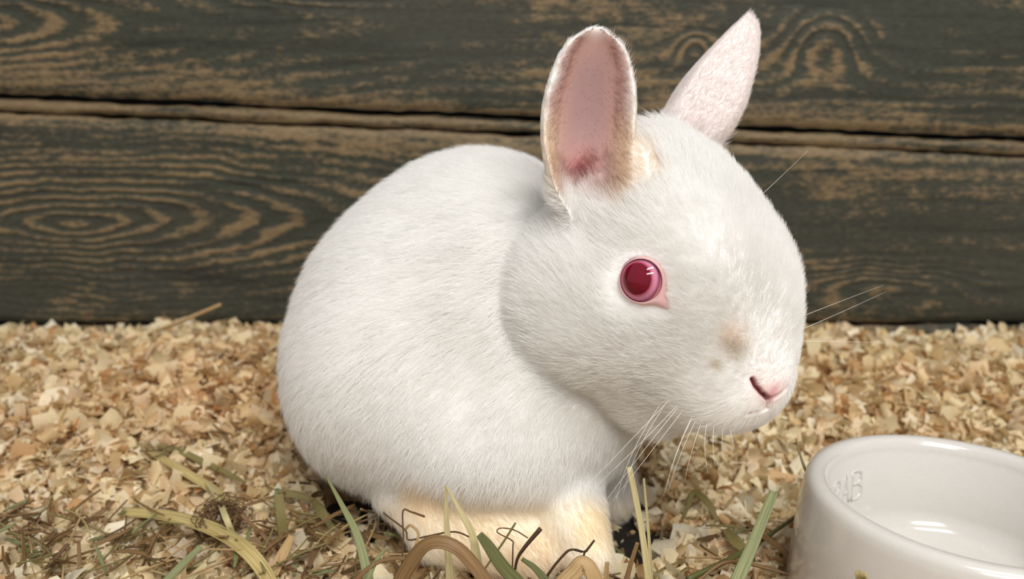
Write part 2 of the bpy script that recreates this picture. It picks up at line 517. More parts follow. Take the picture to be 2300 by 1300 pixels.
# ears: a cupped, tapering shell each, base inside the head
def ear(F, base, tip, opening, L_w, cup, th, k, bend=0.0, crease=0.0):
    ax = tip - base; L = np.linalg.norm(ax); ax = ax / L
    op = opening - (opening @ ax) * ax; op /= np.linalg.norm(op)
    la = np.cross(ax, op)
    D = [G[i] - base[i] for i in range(3)]
    a = (D[0] * ax[0] + D[1] * ax[1] + D[2] * ax[2]) / L
    b = D[0] * la[0] + D[1] * la[1] + D[2] * la[2]
    c = D[0] * op[0] + D[1] * op[1] + D[2] * op[2]
    aa = np.clip(a, 0, 1)
    xs, ws = zip(*L_w)
    w = np.interp(aa, xs, ws).astype(np.float32)
    q = b / w
    cu = np.interp(aa, [0, .15, .5, .85, 1], [cup[0], cup[0], cup[1], cup[2], cup[2] * .6]).astype(np.float32)
    qq = q * q * (1 - crease) + crease * (np.sqrt(q * q + .012) - .05)
    mid = cu * (np.clip(qq, 0, 1.4) - 0.55) + bend * np.sin(aa * math.pi)
    slope = cu * (2 * q * (1 - crease) + crease * q / np.sqrt(q * q + .012)) / w
    sh = np.abs(c - mid) / np.sqrt(1 + np.clip(slope, -3, 3) ** 2) - th * (1 - 0.45 * aa)
    ed = (np.abs(q) - 1) * w
    en = (a - 1) * L
    edge = np.maximum(np.maximum(ed, en), -(a + 0.05) * L)
    rr = 0.0012
    f = np.minimum(np.maximum(sh, edge), 0) + np.sqrt(np.maximum(sh, 0) ** 2 + np.maximum(edge + rr, 0) ** 2) - 0.0002
    return smin(F, np.where(np.abs(b) + np.abs(c) > 0.06, 0.05, f).astype(np.float32), k), (base, tip, ax, la, op, L)
def wtab(ws, s):
    n = len(ws)
    return [(i / (n - 1), w * s) for i, w in enumerate(ws)]
E1B, E1T = cpt(1304, 478, 0.276), cpt(1342, 55, 0.262)
F, EAR1 = ear(F, E1B, E1T, np.array([0.10, 0.05, -1.0]),
              wtab([38, 66, 84, 97, 106, 110, 110, 106, 98, 86, 66, 8], HS * .94), (0.013, 0.010, 0.005), 0.0024, 0.0035, bend=-0.003)
E2B, E2T = cpt(1504, 348, 0.310), cpt(1698, 42, 0.312)
F, EAR2 = ear(F, E2B, E2T, np.array([0.80, 0.25, 0.62]),
              wtab([46, 74, 88, 98, 101, 98, 90, 80, 67, 52, 36, 10], HS), (0.015, 0.014, 0.009), 0.0024, 0.005, bend=-0.002, crease=0.85)

V, Q = surface_nets(F, LO, VOX)
def vox_smooth(V, Q, n, lam):
    e = np.concatenate([Q[:, [0, 1]], Q[:, [1, 2]], Q[:, [2, 3]], Q[:, [3, 0]]])
    for _ in range(n):
        acc = np.zeros_like(V); cnt = np.zeros(len(V))
        for k in range(3):
            acc[:, k] = np.bincount(e[:, 0], V[e[:, 1], k], len(V)) + np.bincount(e[:, 1], V[e[:, 0], k], len(V))
        cnt = np.bincount(e[:, 0], minlength=len(V)) + np.bincount(e[:, 1], minlength=len(V))
        V = V + lam * (acc / cnt[:, None] - V)
    return V
V = vox_smooth(V, Q, 5, 0.5)
VW = c2w(V)

# ------------------------------------------------------------------ rabbit: face relief, skin colour, fur, eyes, whiskers
rabbit = empty('rabbit', wpt(1080, 1290, 0.300) * np.array([1, 1, 0]) + np.array([0, 0, 0.0]))
tag(rabbit, 'white rabbit with pink eyes and upright ears crouching on the bedding', 'rabbit')

def refine(V, Q, centre, rad):
    """quads -> triangles, 1-to-4 split where close to the nose; shared mid points keep it one surface"""
    T = np.concatenate([Q[:, [0, 1, 2]], Q[:, [0, 2, 3]]])
    for it in range(2):
        near = (np.linalg.norm(V[T].mean(1) - centre, axis=1) < rad * (1 - .25 * it))
        e = np.sort(np.concatenate([T[near][:, [0, 1]], T[near][:, [1, 2]], T[near][:, [2, 0]]]), 1)
        ue, inv = np.unique(e, axis=0, return_inverse=True)
        inv = inv.ravel()
        key = {tuple(k): i for i, k in enumerate(ue.tolist())}
        mids = V[ue].mean(1); base = len(V)
        V = np.concatenate([V, mids])
        n = near.sum()
        m01, m12, m20 = inv[:n] + base, inv[n:2 * n] + base, inv[2 * n:] + base
        t = T[near]
        new = [np.stack([t[:, 0], m01, m20], 1), np.stack([m01, t[:, 1], m12], 1), np.stack([m20, m12, t[:, 2]], 1), np.stack([m01, m12, m20], 1)]
        rest = T[~near]; out = []
        # neighbours that share one split edge (or more) are fanned so that no crack opens
        cand = np.linalg.norm(V[rest].mean(1) - centre, axis=1) < rad * 1.3
        keep = rest[~cand].tolist()
        for tri in rest[cand].tolist():
            poly = []
            for a, b in ((0, 1), (1, 2), (2, 0)):
                poly.append(tri[a])
                k = key.get((min(tri[a], tri[b]), max(tri[a], tri[b])))
                if k is not None:
                    poly.append(base + k)
            if len(poly) == 3:
                keep.append(poly)
            elif len(poly) == 4:
                j = [i for i in range(4) if poly[i] >= base][0]
                p = poly[j:] + poly[:j]
                keep += [[p[0], p[1], p[2]], [p[0], p[2], p[3]]]
            else:
                j = [i for i in range(len(poly)) if poly[i] >= base][0]
                p = poly[j:] + poly[:j]
                keep += [[p[0], p[i], p[i + 1]] for i in range(1, len(p) - 1)]
        T = np.concatenate(new + [np.array(keep)])
    return V, T

def vnormals(V, T):
    fn = np.cross(V[T[:, 1]] - V[T[:, 0]], V[T[:, 2]] - V[T[:, 0]])
    out = np.zeros_like(V)
    for k in range(3):
        for j in range(3):
            out[:, k] += np.bincount(T[:, j], fn[:, k], len(V))
    return nrm(out)

V, T = refine(V, Q, NOSE + 0.004 * np.array([-1, 0, 0]), 0.017)
bvh0 = BVHTree.FromPolygons(V.tolist(), T.tolist())
def hit(u, v):
    d = Vector(cpt(u, v, 1.0)).normalized()
    loc, n, i, dist = bvh0.ray_cast(Vector((0, 0, 0)), d)
    return (np.array(loc), np.array(n)) if loc is not None else (None, None)
def hits(pts):
    return np.array([p for p in (hit(*q)[0] for q in pts) if p is not None])
def seg_dist(P, line):
    best = np.full(len(P), 9.0)
    for a, b in zip(line[:-1], line[1:]):
        ab = b - a
        h = np.clip(((P - a) @ ab) / (ab @ ab), 0, 1)
        best = np.minimum(best, np.linalg.norm(P - a - h[:, None] * ab, axis=1))
    return best
n0 = vnormals(V, T)
if (n0 * (V - V.mean(0))).sum() < 0:
    T = T[:, ::-1]; n0 = -n0
slit = hits([(1691, 853), (1698, 868), (1712, 884), (1728, 898)])
lip = hits([(1731, 895), (1748, 886), (1766, 872)])
phil = hits([(1729, 898), (1727, 908), (1723, 918)])
mouth = hits([(1725, 919), (1706, 926), (1680, 932)])
d_slit, d_lip = seg_dist(V, slit), seg_dist(V, lip)
d_phil = np.minimum(seg_dist(V, phil), seg_dist(V, mouth) + 0.0003)
d_slit2 = seg_dist(V, np.array([mir(p) for p in slit]))
V = V - n0 * (0.0020 * np.exp(-(d_slit / 0.00062) ** 2) + 0.0016 * np.exp(-(d_slit2 / 0.00062) ** 2)
              + 0.0009 * np.exp(-(d_lip / 0.0008) ** 2) + 0.0012 * np.exp(-(d_phil / 0.0008) ** 2))[:, None]
nosepad = hit(1738, 872)[0]
d_pad = np.linalg.norm(V - nosepad, axis=1)
V = V + n0 * (0.0007 * np.exp(-((d_pad - 0.0015) / 0.003) ** 2) * (d_slit > 0.0008))[:, None]
n0 = vnormals(V, T)

# --- per-vertex regions
def ear_local(P, e):
    base, tip, ax, la, op, L = e
    D = P - base
    return D @ ax / L, D @ la, D @ op
ea = [ear_local(V, e) for e in (EAR1, EAR2)]
prj = np.stack([1150 + FPX * V[:, 0] / V[:, 2], 650 - FPX * V[:, 1] / V[:, 2]], 1)
VG = (V[:, 0], V[:, 1], V[:, 2])
skull = np.minimum(ell(VG, HC, (322 * HS, 240 * HS, 205 * HS), (A_, Bu, S_)), ell(VG, hpt(-150, 165, -20), (150 * HS, 100 * HS, 150 * HS), (A_, Bu, S_)))
skull = np.minimum(skull, cone(VG, cpt(1352, 492, .277), cpt(1478, 352, .286), .0072, .0080))
off_skull = smooth01(skull, .0012, .0040)
ear_id = np.zeros(len(V)); is_ear = np.zeros(len(V)); inner = np.zeros(len(V)); q_ear = np.zeros(len(V)); a_ear = np.zeros(len(V))
for i, e in enumerate((EAR1, EAR2)):
    a, b, c = ea[i]
    wd = np.interp(np.clip(a, 0, 1), np.linspace(0, 1, 6), np.array([.008, .0155, .0165, .0160, .0130, .006]))
    m = (a > 0.05) & (np.abs(b) < 0.021) & (np.abs(c) < 0.016) & (a < 1.2)
    g = smooth01(a, 0.05, 0.22) * m * np.maximum(off_skull, (i == 0) * (b * np.sign(e[3][0]) < .006) * smooth01(n0 @ e[4], .2, .6))
    ear_id[g > is_ear] = i + 1
    is_ear = np.maximum(is_ear, g)
    facing = n0 @ e[4]
    inn = g * smooth01(facing, 0.15, 0.5) * (np.abs(b) < wd * 1.05)
    inner = np.maximum(inner, inn)
    sel = m
    q_ear[sel] = (np.abs(b) / wd)[sel]; a_ear[sel] = a[sel]
head_w = 1 - smooth01(np.linalg.norm((V - HC) / (HS * 300), axis=1), 0.95, 1.25)
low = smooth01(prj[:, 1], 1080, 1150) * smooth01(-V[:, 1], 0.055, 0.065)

WHITE = np.array([.925, .921, .910])
def near3(u, v, r0, r1, P=None):
    h = hit(u, v)[0]
    return 1 - smooth01(np.linalg.norm((V if P is None else P) - h, axis=1), r0, r1)
colr = np.tile(WHITE, (len(V), 1))
def paint(mask, c, amt=1.0):
    global colr
    colr = colr + (np.array(c) - colr) * (np.clip(mask, 0, 1) * amt)[:, None]
nz3 = value_noise(V, 90, 3)
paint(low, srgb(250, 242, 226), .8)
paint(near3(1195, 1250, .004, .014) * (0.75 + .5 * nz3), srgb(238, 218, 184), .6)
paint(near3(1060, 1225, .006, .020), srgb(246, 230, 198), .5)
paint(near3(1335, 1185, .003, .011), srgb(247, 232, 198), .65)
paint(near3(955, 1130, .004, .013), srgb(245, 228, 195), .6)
paint(near3(1650, 756, .0015, .0055), srgb(242, 226, 212), .5)
paint(near3(1654, 788, .0008, .0052) * (0.9 + .5 * nz3), srgb(182, 164, 130), .72)
paint(near3(1612, 822, .0006, .0022), srgb(196, 180, 150), .6)
padmask = np.exp(-(d_pad / 0.0050) ** 2)
paint(padmask, srgb(243, 216, 212), .75)
paint(np.exp(-(np.linalg.norm(V - hit(1733, 880)[0], axis=1) / 0.0024) ** 2), srgb(206, 136, 142), .85)
paint(np.exp(-(d_slit / 0.0011) ** 2), srgb(190, 112, 120), .8)
paint(np.exp(-(d_slit / 0.0006) ** 2), srgb(120, 44, 60), .9)  # deeper pink nostril skin, plus the shade inside the slit painted in
paint(np.exp(-(d_slit2 / 0.0008) ** 2), srgb(170, 90, 100), .8)
paint(np.exp(-(d_phil / 0.0006) ** 2), srgb(205, 160, 155), .6)
paint(np.exp(-(d_lip / 0.0007) ** 2), srgb(205, 165, 165), .6)
# ear skin
wn = value_noise(V, 160, 9)
centre = 1 - smooth01(q_ear + .10 * wn, .60, .95)
up = smooth01(a_ear, .90, 1.02)
paint(inner * centre * (1 - up), srgb(186, 146, 138), .95)
paint(inner * (1 - smooth01(q_ear, .15, .55)) * smooth01(a_ear, .25, .5) * (1 - smooth01(a_ear, .7, .95)), srgb(168, 138, 140), .9)
paint(inner * (1 - smooth01(q_ear + .1 * wn, .05, .42)) * smooth01(a_ear, .02, .10) * (1 - smooth01(a_ear + .06 * wn, .16, .42)), srgb(190, 122, 124), .85)
paint(inner * smooth01(q_ear, .35, .75) * (1 - smooth01(a_ear, .35, .65)), srgb(214, 192, 164), .85)
paint(is_ear * (1 - inner) * (1 - smooth01(a_ear, .0, 1.0)) * (ear_id == 1), srgb(238, 226, 212), .5)
paint(is_ear * (ear_id == 1) * (q_ear > .8) * (1 - smooth01(a_ear, .35, .55)), srgb(238, 229, 218), .9)  # near ear's lower rim toned down in colour, offsetting strong light on it
paint(is_ear * (ear_id == 2), srgb(232, 223, 221), .9)

# --- eye places; the skin is sunk where the balls sit
eye_hit, eye_sn = hit(1441, 629)
eye_sn = eye_sn if eye_sn @ eye_hit < 0 else -eye_sn
eye_n = nrm(0.55 * eye_sn + 0.25 * S_ + 0.30 * nrm(-eye_hit))
eyes = [(eye_hit, eye_n)]
mp = mir(eye_hit); mn = eye_n - 2 * float(eye_n @ S_) * S_
loc, nn, i_, d_ = bvh0.find_nearest(Vector(mp))
eyes.append((np.array(loc), mn))
for ep, en in eyes:
    dv_ = V - ep; ax_ = dv_ @ en
    rad_ = np.linalg.norm(dv_ - ax_[:, None] * en, axis=1)
    V = V - en * (0.0045 * (1 - smooth01(rad_, .0052, .0066)) * (np.abs(ax_) < .008))[:, None]

body_mat, nt, bs = new_mat('rabbit_skin')
at = N(nt, 'ShaderNodeAttribute', attribute_name='col')
nt.links.new(at.outputs['Color'], bs.inputs['Base Color'])
bs.inputs['Roughness'].default_value = 0.75
bs.inputs['Specular IOR Level'].default_value = 0.25
bs.inputs['Subsurface Weight'].default_value = 0.15
bs.inputs['Subsurface Radius'].default_value = (0.004, 0.0022, 0.0016)
bs.inputs['Subsurface Scale'].default_value = 0.5
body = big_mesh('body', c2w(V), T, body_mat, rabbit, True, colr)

# --- eyes
def basis(n):
    e1 = nrm(np.cross(n, np.array([0, 1.0, 0]))); e1 = -e1 if e1[0] < 0 else e1
    e2 = nrm(np.cross(e1, n)); e2 = -e2 if e2[1] < 0 else e2
    return e1, e2
RE = 0.0082

eye_mat, nt, bs = new_mat('rabbit_eye')
at = N(nt, 'ShaderNodeAttribute', attribute_name='axis')
cr = N(nt, 'ShaderNodeValToRGB')
el = cr.color_ramp.elements
stops = [(0.0, srgb(112, 12, 36)), (.44, srgb(104, 9, 32)), (.525, srgb(98, 8, 30)), (.565, srgb(168, 74, 98)), (.65, srgb(196, 128, 152)), (.72, srgb(188, 124, 152)), (.775, srgb(150, 84, 112)), (.80, srgb(120, 60, 80)), (.84, srgb(206, 130, 142)), (1, srgb(210, 140, 150))]
el[0].position, el[0].color = 0, (*stops[0][1], 1)
el[1].position, el[1].color = 1, (*stops[-1][1], 1)
for p, c in stops[1:-1]:
    e = el.new(p); e.color = (*c, 1)
nt.links.new(at.outputs['Fac'], cr.inputs['Fac'])
nt.links.new(cr.outputs['Color'], bs.inputs['Base Color'])
bs.inputs['Roughness'].default_value = 0.03
bs.inputs['IOR'].default_value = 1.38
bs.inputs['Subsurface Weight'].default_value = 0.0

lid_mat, nt, bs = new_mat('rabbit_eyelid')
nz = N(nt, 'ShaderNodeTexNoise'); nz.inputs['Scale'].default_value = 900; nz.inputs['Detail'].default_value = 4
mx = N(nt, 'ShaderNodeMix', data_type='RGBA')
mx.inputs[6].default_value = (*srgb(222, 168, 170), 1); mx.inputs[7].default_value = (*srgb(240, 204, 200), 1)
nt.links.new(nz.outputs['Fac'], mx.inputs[0]); nt.links.new(mx.outputs[2], bs.inputs['Base Color'])
bp = N(nt, 'ShaderNodeBump'); bp.inputs['Distance'].default_value = 0.0004; bp.inputs['Strength'].default_value = .5
nt.links.new(nz.outputs['Fac'], bp.inputs['Height']); nt.links.new(bp.outputs['Normal'], bs.inputs['Normal'])
bs.inputs['Roughness'].default_value = 0.45

eye_frames = []
for ei, (ep, en) in enumerate(eyes):
    e1, e2 = basis(en)
    if ei == 1:
        e1 = nrm(A_ - (A_ @ en) * en); e1 = nrm(e1 - (e1 @ np.array([0, 1, 0])) * np.array([0, 1, 0]) * .6); e1 = nrm(e1 - (e1 @ en) * en)
        e2 = nrm(np.cross(e1, en)); e2 = -e2 if e2[1] < 0 else e2
    c0 = ep - en * RE * 0.60
    nu, nv = 48, 28
    vs, fs, ax = [], [], []
    pn = nrm(en + e1 * -0.07 + e2 * 0.06)               # the pupil looks a little up and back
    for j in range(nv + 1):
        ph = math.pi * .62 * j / nv
        for k in range(nu):
            th = 2 * math.pi * k / nu
            dv = en * math.cos(ph) + (e1 * math.cos(th) + e2 * math.sin(th)) * math.sin(ph)
            bul = 1.0 + 0.05 * math.exp(-(ph / .55) ** 2)
            vs.append(c0 + RE * bul * dv)
            q1, q2 = dv @ nrm(np.cross(e2, pn)), dv @ e2 - pn @ e2
            sx = dv @ e1 - pn @ e1; sy = dv @ e2 - pn @ e2
            ax.append(math.sqrt(sx ** 2 * 1.12 + sy ** 2) if ph < 1.5 else 1.0)
    for j in range(nv):
        for k in range(nu):
            k2 = (k + 1) % nu
            fs.append([j * nu + k, (j + 1) * nu + k, (j + 1) * nu + k2, j * nu + k2])
    eo = mesh_obj('eye', [c2w(p) for p in vs], fs, eye_mat, rabbit)
    at = eo.data.attributes.new('axis', 'FLOAT', 'POINT'); at.data.foreach_set('value', np.array(ax, np.float32))
    if ei == 0: eo['label'] = 'glossy red eye with a pink ring'
    # eyelid: a rolled rim round the ball, drawn out to a tear corner at the front
    nl = 72; rings = []
    prof = [(0.0, .0004, 0), (.12, .0012, 0), (.40, .0013, 0), (.75, .0006, 0), (1.0, -.0004, 1)]
    lv, lf = [], []
    for k in range(nl):
        th = 2 * math.pi * k / nl
        ci, si = math.cos(th), math.sin(th)
        rin = 0.00625 * (1 - .035 * max(si, 0) ** 2) * (1 + .02 * ci)
        dth = abs((th - math.radians(-47) + math.pi) % (2 * math.pi) - math.pi)
        wdt = 0.0009 + 0.0002 * ci + 0.0036 * math.exp(-(dth / .17) ** 2) + .0013 * math.exp(-(dth / .60) ** 2)
        for s, hgt, snap in prof:
            rr = rin + wdt * s
            p = ep + (e1 * ci + e2 * si) * rr
            loc, nn, i_, d_ = bvh0.find_nearest(Vector(p))
            surf = np.array(loc)
            r_in_plane = rin
            onball = c0 + en * math.sqrt(max(RE ** 2 - rin ** 2, 0)) + (e1 * ci + e2 * si) * rr
            w = s ** .7
            base = onball * (1 - w) + surf * w
            lv.append(base + en * hgt)
    m = len(prof)
    for k in range(nl):
        for j in range(m - 1):
            a, b = k * m + j, ((k + 1) % nl) * m + j
            lf.append([a, b, b + 1, a + 1])
    lo = mesh_obj('eyelid', [c2w(p) for p in lv], lf, lid_mat, rabbit)
    eye_frames.append((ep, en, e1, e2))

# --- fur
def make_fur(P, Tt, count, seed):
    r = np.random.default_rng(seed)
    tri = P[Tt]
    area = np.linalg.norm(np.cross(tri[:, 1] - tri[:, 0], tri[:, 2] - tri[:, 0]), axis=1)
    earf = is_ear[Tt].mean(1); innf = inner[Tt].mean(1); hf = head_w[Tt].mean(1)
    w = area * (1 + 0.9 * hf + 1.2 * earf) * (1 - .62 * innf)
    f = r.choice(len(Tt), count, p=w / w.sum())
    u, v = r.random(count), r.random(count)
    fl = u + v > 1; u[fl], v[fl] = 1 - u[fl], 1 - v[fl]
    bc = np.stack([1 - u - v, u, v], 1)
    pick = lambda arr: (arr[Tt[f]] * (bc[..., None] if arr.ndim == 2 else bc)).sum(1)
    p = pick(P); n = nrm(pick(n0)); c = pick(colr)
    hw, er, inn, lw, qe, ae, dp = map(pick, (head_w, is_ear, inner, low, q_ear, a_ear, d_pad))
    pr = pick(prj)
    # comb
    D = np.zeros_like(p)
    down = smooth01(-p[:, 1], -0.01, 0.06)
    D += np.array([-0.85, -0.35, 0.15]) * (1 - down)[:, None] + np.array([-0.38, -0.9, 0.0]) * down[:, None]
    Dh = -A_ + 0.15 * Bu
    D = D * (1 - hw)[:, None] + Dh * hw[:, None]
    for i, e in enumerate((EAR1, EAR2)):
        a, b, cc = ear_local(p, e)
        m = (er > .02) & (a > 0) & (np.linalg.norm(p - e[0], axis=1) < 0.075) & (np.abs(b) < .022)
        De = e[2] + np.sign(b)[:, None] * e[3] * np.where(inn > .3, -.9, .15)[:, None]
        D[m] = D[m] * (1 - er[m])[:, None] + De[m] * er[m][:, None]
    D = D * (1 - lw)[:, None] + np.array([0.55, -0.5, -0.3]) * lw[:, None]
    tg = nrm(D - (D * n).sum(1, keepdims=True) * n)
    bt = np.cross(n, tg)
    k1 = value_noise(p, 170, 11); k2 = value_noise(p, 420, 12); k3 = value_noise(p, 75, 13)
    sw = (0.26 * k1 + 0.16 * k2) * (1 - .75 * er) + r.normal(0, .22, count)
    tg = nrm(tg + bt * sw[:, None])
    # length
    Ln = 0.0080 * np.ones(count)
    Ln = Ln * (1 - hw) + 0.0056 * hw
    dn = np.linalg.norm(p - NOSE, axis=1)
    mz = 1 - smooth01(dn, 0.006, 0.034)
    Ln = Ln * (1 - mz) + 0.0026 * mz
    Ln = Ln * (1 - er) + er * (0.0026 * (1 - inn) + inn * np.where(qe > .55, .0034, .0016))
    Ln = np.where((inn > .3) & (ae < .28 + .08 * k1), 0.0044, Ln)
    Ln = Ln * (1 - lw) + 0.0042 * lw
    Ln *= (1 + (.16 * k3 + .08 * k2) * (1 - er)) * r.uniform(.6, 1.15, count)
    ln_scale = np.ones(count)
    for ep, en, e1, e2 in eye_frames:
        q1, q2 = (p - ep) @ e1, (p - ep) @ e2
        de = np.linalg.norm(p - ep, axis=1)
        th = np.arctan2(q2, q1)
        dth = np.abs((th - math.radians(-47) + math.pi) % (2 * math.pi) - math.pi)
        edge = 0.0067 + 0.0030 * np.exp(-(dth / .16) ** 2) + .0008 * np.exp(-(dth / .5) ** 2)
        g = smooth01(de, edge, edge + 0.006)
        ln_scale = np.minimum(ln_scale, np.where(de < edge, 0, .30 + .70 * g))
    Ln *= ln_scale
    bald = smooth01(dp, 0.0012, 0.0042)
    ds = pick(np.minimum(np.minimum(d_slit, d_slit2), np.minimum(d_lip, d_phil)))
    bald = np.minimum(bald, smooth01(ds, .0007, .0020))
    Ln *= .15 + .85 * bald
    ok = (Ln > 0.0004) & (r.random(count) < .12 + .88 * bald) & ~((inn > .3) & (qe < .42) & (ae > .21 + .10 * k1 + .05 * k2) & (r.random(count) < .8))
    lift0 = np.radians(46 + 10 * hw - 18 * er - 8 * lw) + .10 * k1 * (1 - er)
    lift1 = np.radians(9 + 14 * hw - 6 * er) + (.08 * k2 + r.normal(0, .10, count)) * (1 - .7 * er)
    p, n, tg, bt, Ln, lift0, lift1, c = (x[ok] for x in (p, n, tg, bt, Ln, lift0, lift1, c))
    K = 5; cnt = len(p)
    pts = np.zeros((cnt, K, 3)); pts[:, 0] = p - n * 0.0003
    for k in range(1, K):
        s = (k - .5) / (K - 1)
        lf = lift0 * (1 - s) + lift1 * s
        st = tg * np.cos(lf)[:, None] + n * np.sin(lf)[:, None]
        pts[:, k] = pts[:, k - 1] + st * (Ln / (K - 1))[:, None]
    cj = c * (1 + r.normal(0, .018, (cnt, 1)))
    return pts, cj, Ln

def fur_object(name, pts, cols, rad, mat, parent):
    cnt, K, _ = pts.shape
    hc = bpy.data.hair_curves.new(name)
    hc.add_curves([K] * cnt)
    hc.points.foreach_set('position', c2w(pts.reshape(-1, 3)).astype(np.float32).ravel())
    ra = hc.attributes.get('radius') or hc.attributes.new('radius', 'FLOAT', 'POINT')
    prof = np.interp(np.linspace(0, 1, K), [0, .5, 1], [1, .85, .12])
    ra.data.foreach_set('value', (rad[:, None] * prof[None]).astype(np.float32).ravel())
    ca = hc.attributes.new('col', 'FLOAT_COLOR', 'CURVE')
    cc = np.ones((cnt, 4), np.float32); cc[:, :3] = np.clip(cols, 0, .97)
    ca.data.foreach_set('color', cc.ravel())
    hc.materials.append(mat)
    o = bpy.data.objects.new(name, hc)
    col.objects.link(o)
    o.parent = parent
    o.matrix_parent_inverse = Matrix.Translation(-parent.location)
    return o

fur_mat, nt, bs = new_mat('rabbit_fur')
at = N(nt, 'ShaderNodeAttribute', attribute_name='col')
nt.nodes.remove(bs)
df = N(nt, 'ShaderNodeBsdfDiffuse'); tr = N(nt, 'ShaderNodeBsdfTranslucent'); gl = N(nt, 'ShaderNodeBsdfGlossy')
gl.inputs['Roughness'].default_value = .38
m1 = N(nt, 'ShaderNodeMixShader'); m1.inputs[0].default_value = .45
m2 = N(nt, 'ShaderNodeMixShader'); m2.inputs[0].default_value = .03
for x in (df, tr):
    nt.links.new(at.outputs['Color'], x.inputs['Color'])
nt.links.new(df.outputs[0], m1.inputs[1]); nt.links.new(tr.outputs[0], m1.inputs[2])
nt.links.new(m1.outputs[0], m2.inputs[1]); nt.links.new(gl.outputs[0], m2.inputs[2])
nt.links.new(m2.outputs[0], nt.nodes['Material Output'].inputs['Surface'])
pts, cc, Ln = make_fur(V, T, FUR_COUNT, 5)
fur = fur_object('fur', pts, cc, 0.000056 * np.clip(Ln / .006, .6, 1.15), fur_mat, rabbit)
fur['kind'] = 'stuff'

# --- whiskers (each a tapering hair of its own)
def tube(path, rad, sides=5):
    path = np.asarray(path, float); n = len(path)
    rad = np.broadcast_to(np.asarray(rad, float), (n,))
    tgs = nrm(np.gradient(path, axis=0))
    ref = np.array([0, 0, 1.0]) if abs(tgs[0][2]) < .9 else np.array([1.0, 0, 0])
    vs, fs = [], []
    for i in range(n):
        s = nrm(np.cross(tgs[i], ref)); t2 = np.cross(s, tgs[i])
        for k in range(sides):
            a = 2 * math.pi * k / sides
            vs.append(path[i] + rad[i] * (math.cos(a) * s + math.sin(a) * t2))
    for i in range(n - 1):
        for k in range(sides):
            k2 = (k + 1) % sides
            fs.append([i * sides + k, i * sides + k2, (i + 1) * sides + k2, (i + 1) * sides + k])
    fs.append(list(range(sides))[::-1]); fs.append([(n - 1) * sides + k for k in range(sides)])
    return np.array(vs), fs
def bez(a, b, c, n=14):
    t = np.linspace(0, 1, n)[:, None]
    return (1 - t) ** 2 * a + 2 * t * (1 - t) * b + t * t * c
wh_mat, nt, bs = new_mat('whisker')
bs.inputs['Base Color'].default_value = (.80, .77, .70, 1); bs.inputs['Roughness'].default_value = .35
def whisker(pa, pb, pc, r=.00008):
    a_ = cpt(*pa); loc_, n_, i_, d_ = bvh0.find_nearest(Vector(a_))
    path = bez(np.array(loc_), .5 * (cpt(*pb) + a_), cpt(*pc), 18)
    vs, fs = tube(c2w(path), np.linspace(r, r * .25, len(path)))
    return mesh_obj('whisker', vs, fs, wh_mat, rabbit)
WH = [((1455, 955, .252), (1390, 1010, .247), (1310, 1100, .244)), ((1480, 965, .252), (1400, 1030, .247), (1320, 1110, .245)),
      ((1480, 970, .252), (1400, 1060, .246), (1342, 1150, .243)), ((1500, 975, .253), (1420, 1060, .248), (1372, 1130, .247)),
      ((1530, 985, .253), (1500, 1040, .250), (1492, 1110, .250)), ((1545, 985, .254), (1512, 1030, .252), (1500, 1105, .252)),
      ((1528, 985, .253), (1505, 1030, .250), (1498, 1090, .250)), ((1560, 985, .254), (1545, 1030, .252), (1538, 1080, .252)),
      ((1578, 980, .255), (1575, 1020, .253), (1590, 1062, .253)), ((1600, 975, .256), (1596, 1010, .255), (1606, 1050, .255)),
      ((1625, 965, .258), (1618, 990, .257), (1622, 1012, .257)), ((1422, 985, .255), (1392, 1050, .250), (1385, 1120, .250)),
      ((1795, 752, .275), (1880, 700, .282), (1990, 655, .290)), ((1795, 722, .275), (1870, 672, .284), (1985, 640, .293)),
      ((1702, 448, .270), (1750, 400, .268), (1815, 338, .264)), ((1788, 770, .276), (1900, 760, .284), (2010, 770, .292)),
      ((1432, 985, .255), (1404, 1045, .250), (1400, 1110, .250)), ((1640, 960, .258), (1640, 985, .257), (1650, 1008, .257))]
for a, b, c in WH:
    whisker(a, b, c)

# ------------------------------------------------------------------ wood shavings
PAL = np.array([srgb(244, 230, 192), srgb(236, 216, 173), srgb(249, 240, 214), srgb(228, 202, 154), srgb(240, 217, 181), srgb(220, 184, 136), srgb(244, 228, 199), srgb(204, 158, 106)])
PW = np.array([.24, .20, .17, .12, .12, .06, .06, .03])
def shaving_batch(n, r, nu=5, nv=3, lo=.0026, hi=.0085):
    """n curled chips in local space -> (n, nu*nv, 3)"""
    Lf = lo * (hi / lo) ** r.random(n); Wf = Lf * r.uniform(.3, .85, n)
    s = np.linspace(-.5, .5, nu)[None, :, None]; t = np.linspace(-.5, .5, nv)[None, None, :]
    js = r.normal(0, .055, (n, nu, nv)); jt = r.normal(0, .08, (n, nu, nv))
    taper = 1 + r.uniform(-.5, .5, (n, 1, 1)) * s
    X = (s + js) * Lf[:, None, None]; Yl = (t + jt) * Wf[:, None, None] * taper
    th = r.normal(0, 1.6, n); th = np.where(r.random(n) < .38, r.choice([-1, 1], n) * r.uniform(2.5, 5.5, n), th)
    k = th / Lf
    k = np.where(np.abs(k) < 20, 20, k)[:, None, None]
    Z = (1 - np.cos(k * X)) / k; X = np.sin(k * X) / k
    Z = Z + (r.normal(0, .05, n) * Lf)[:, None, None] * np.sin(s * r.uniform(5, 14, n)[:, None, None] + 6 * t)
    tw = r.normal(0, .7, n)[:, None, None] * s
    Y2, Z2 = Yl * np.cos(tw) - Z * np.sin(tw), Yl * np.sin(tw) + Z * np.cos(tw)
    return np.stack([X, Y2, Z2], -1).reshape(n, nu * nv, 3)
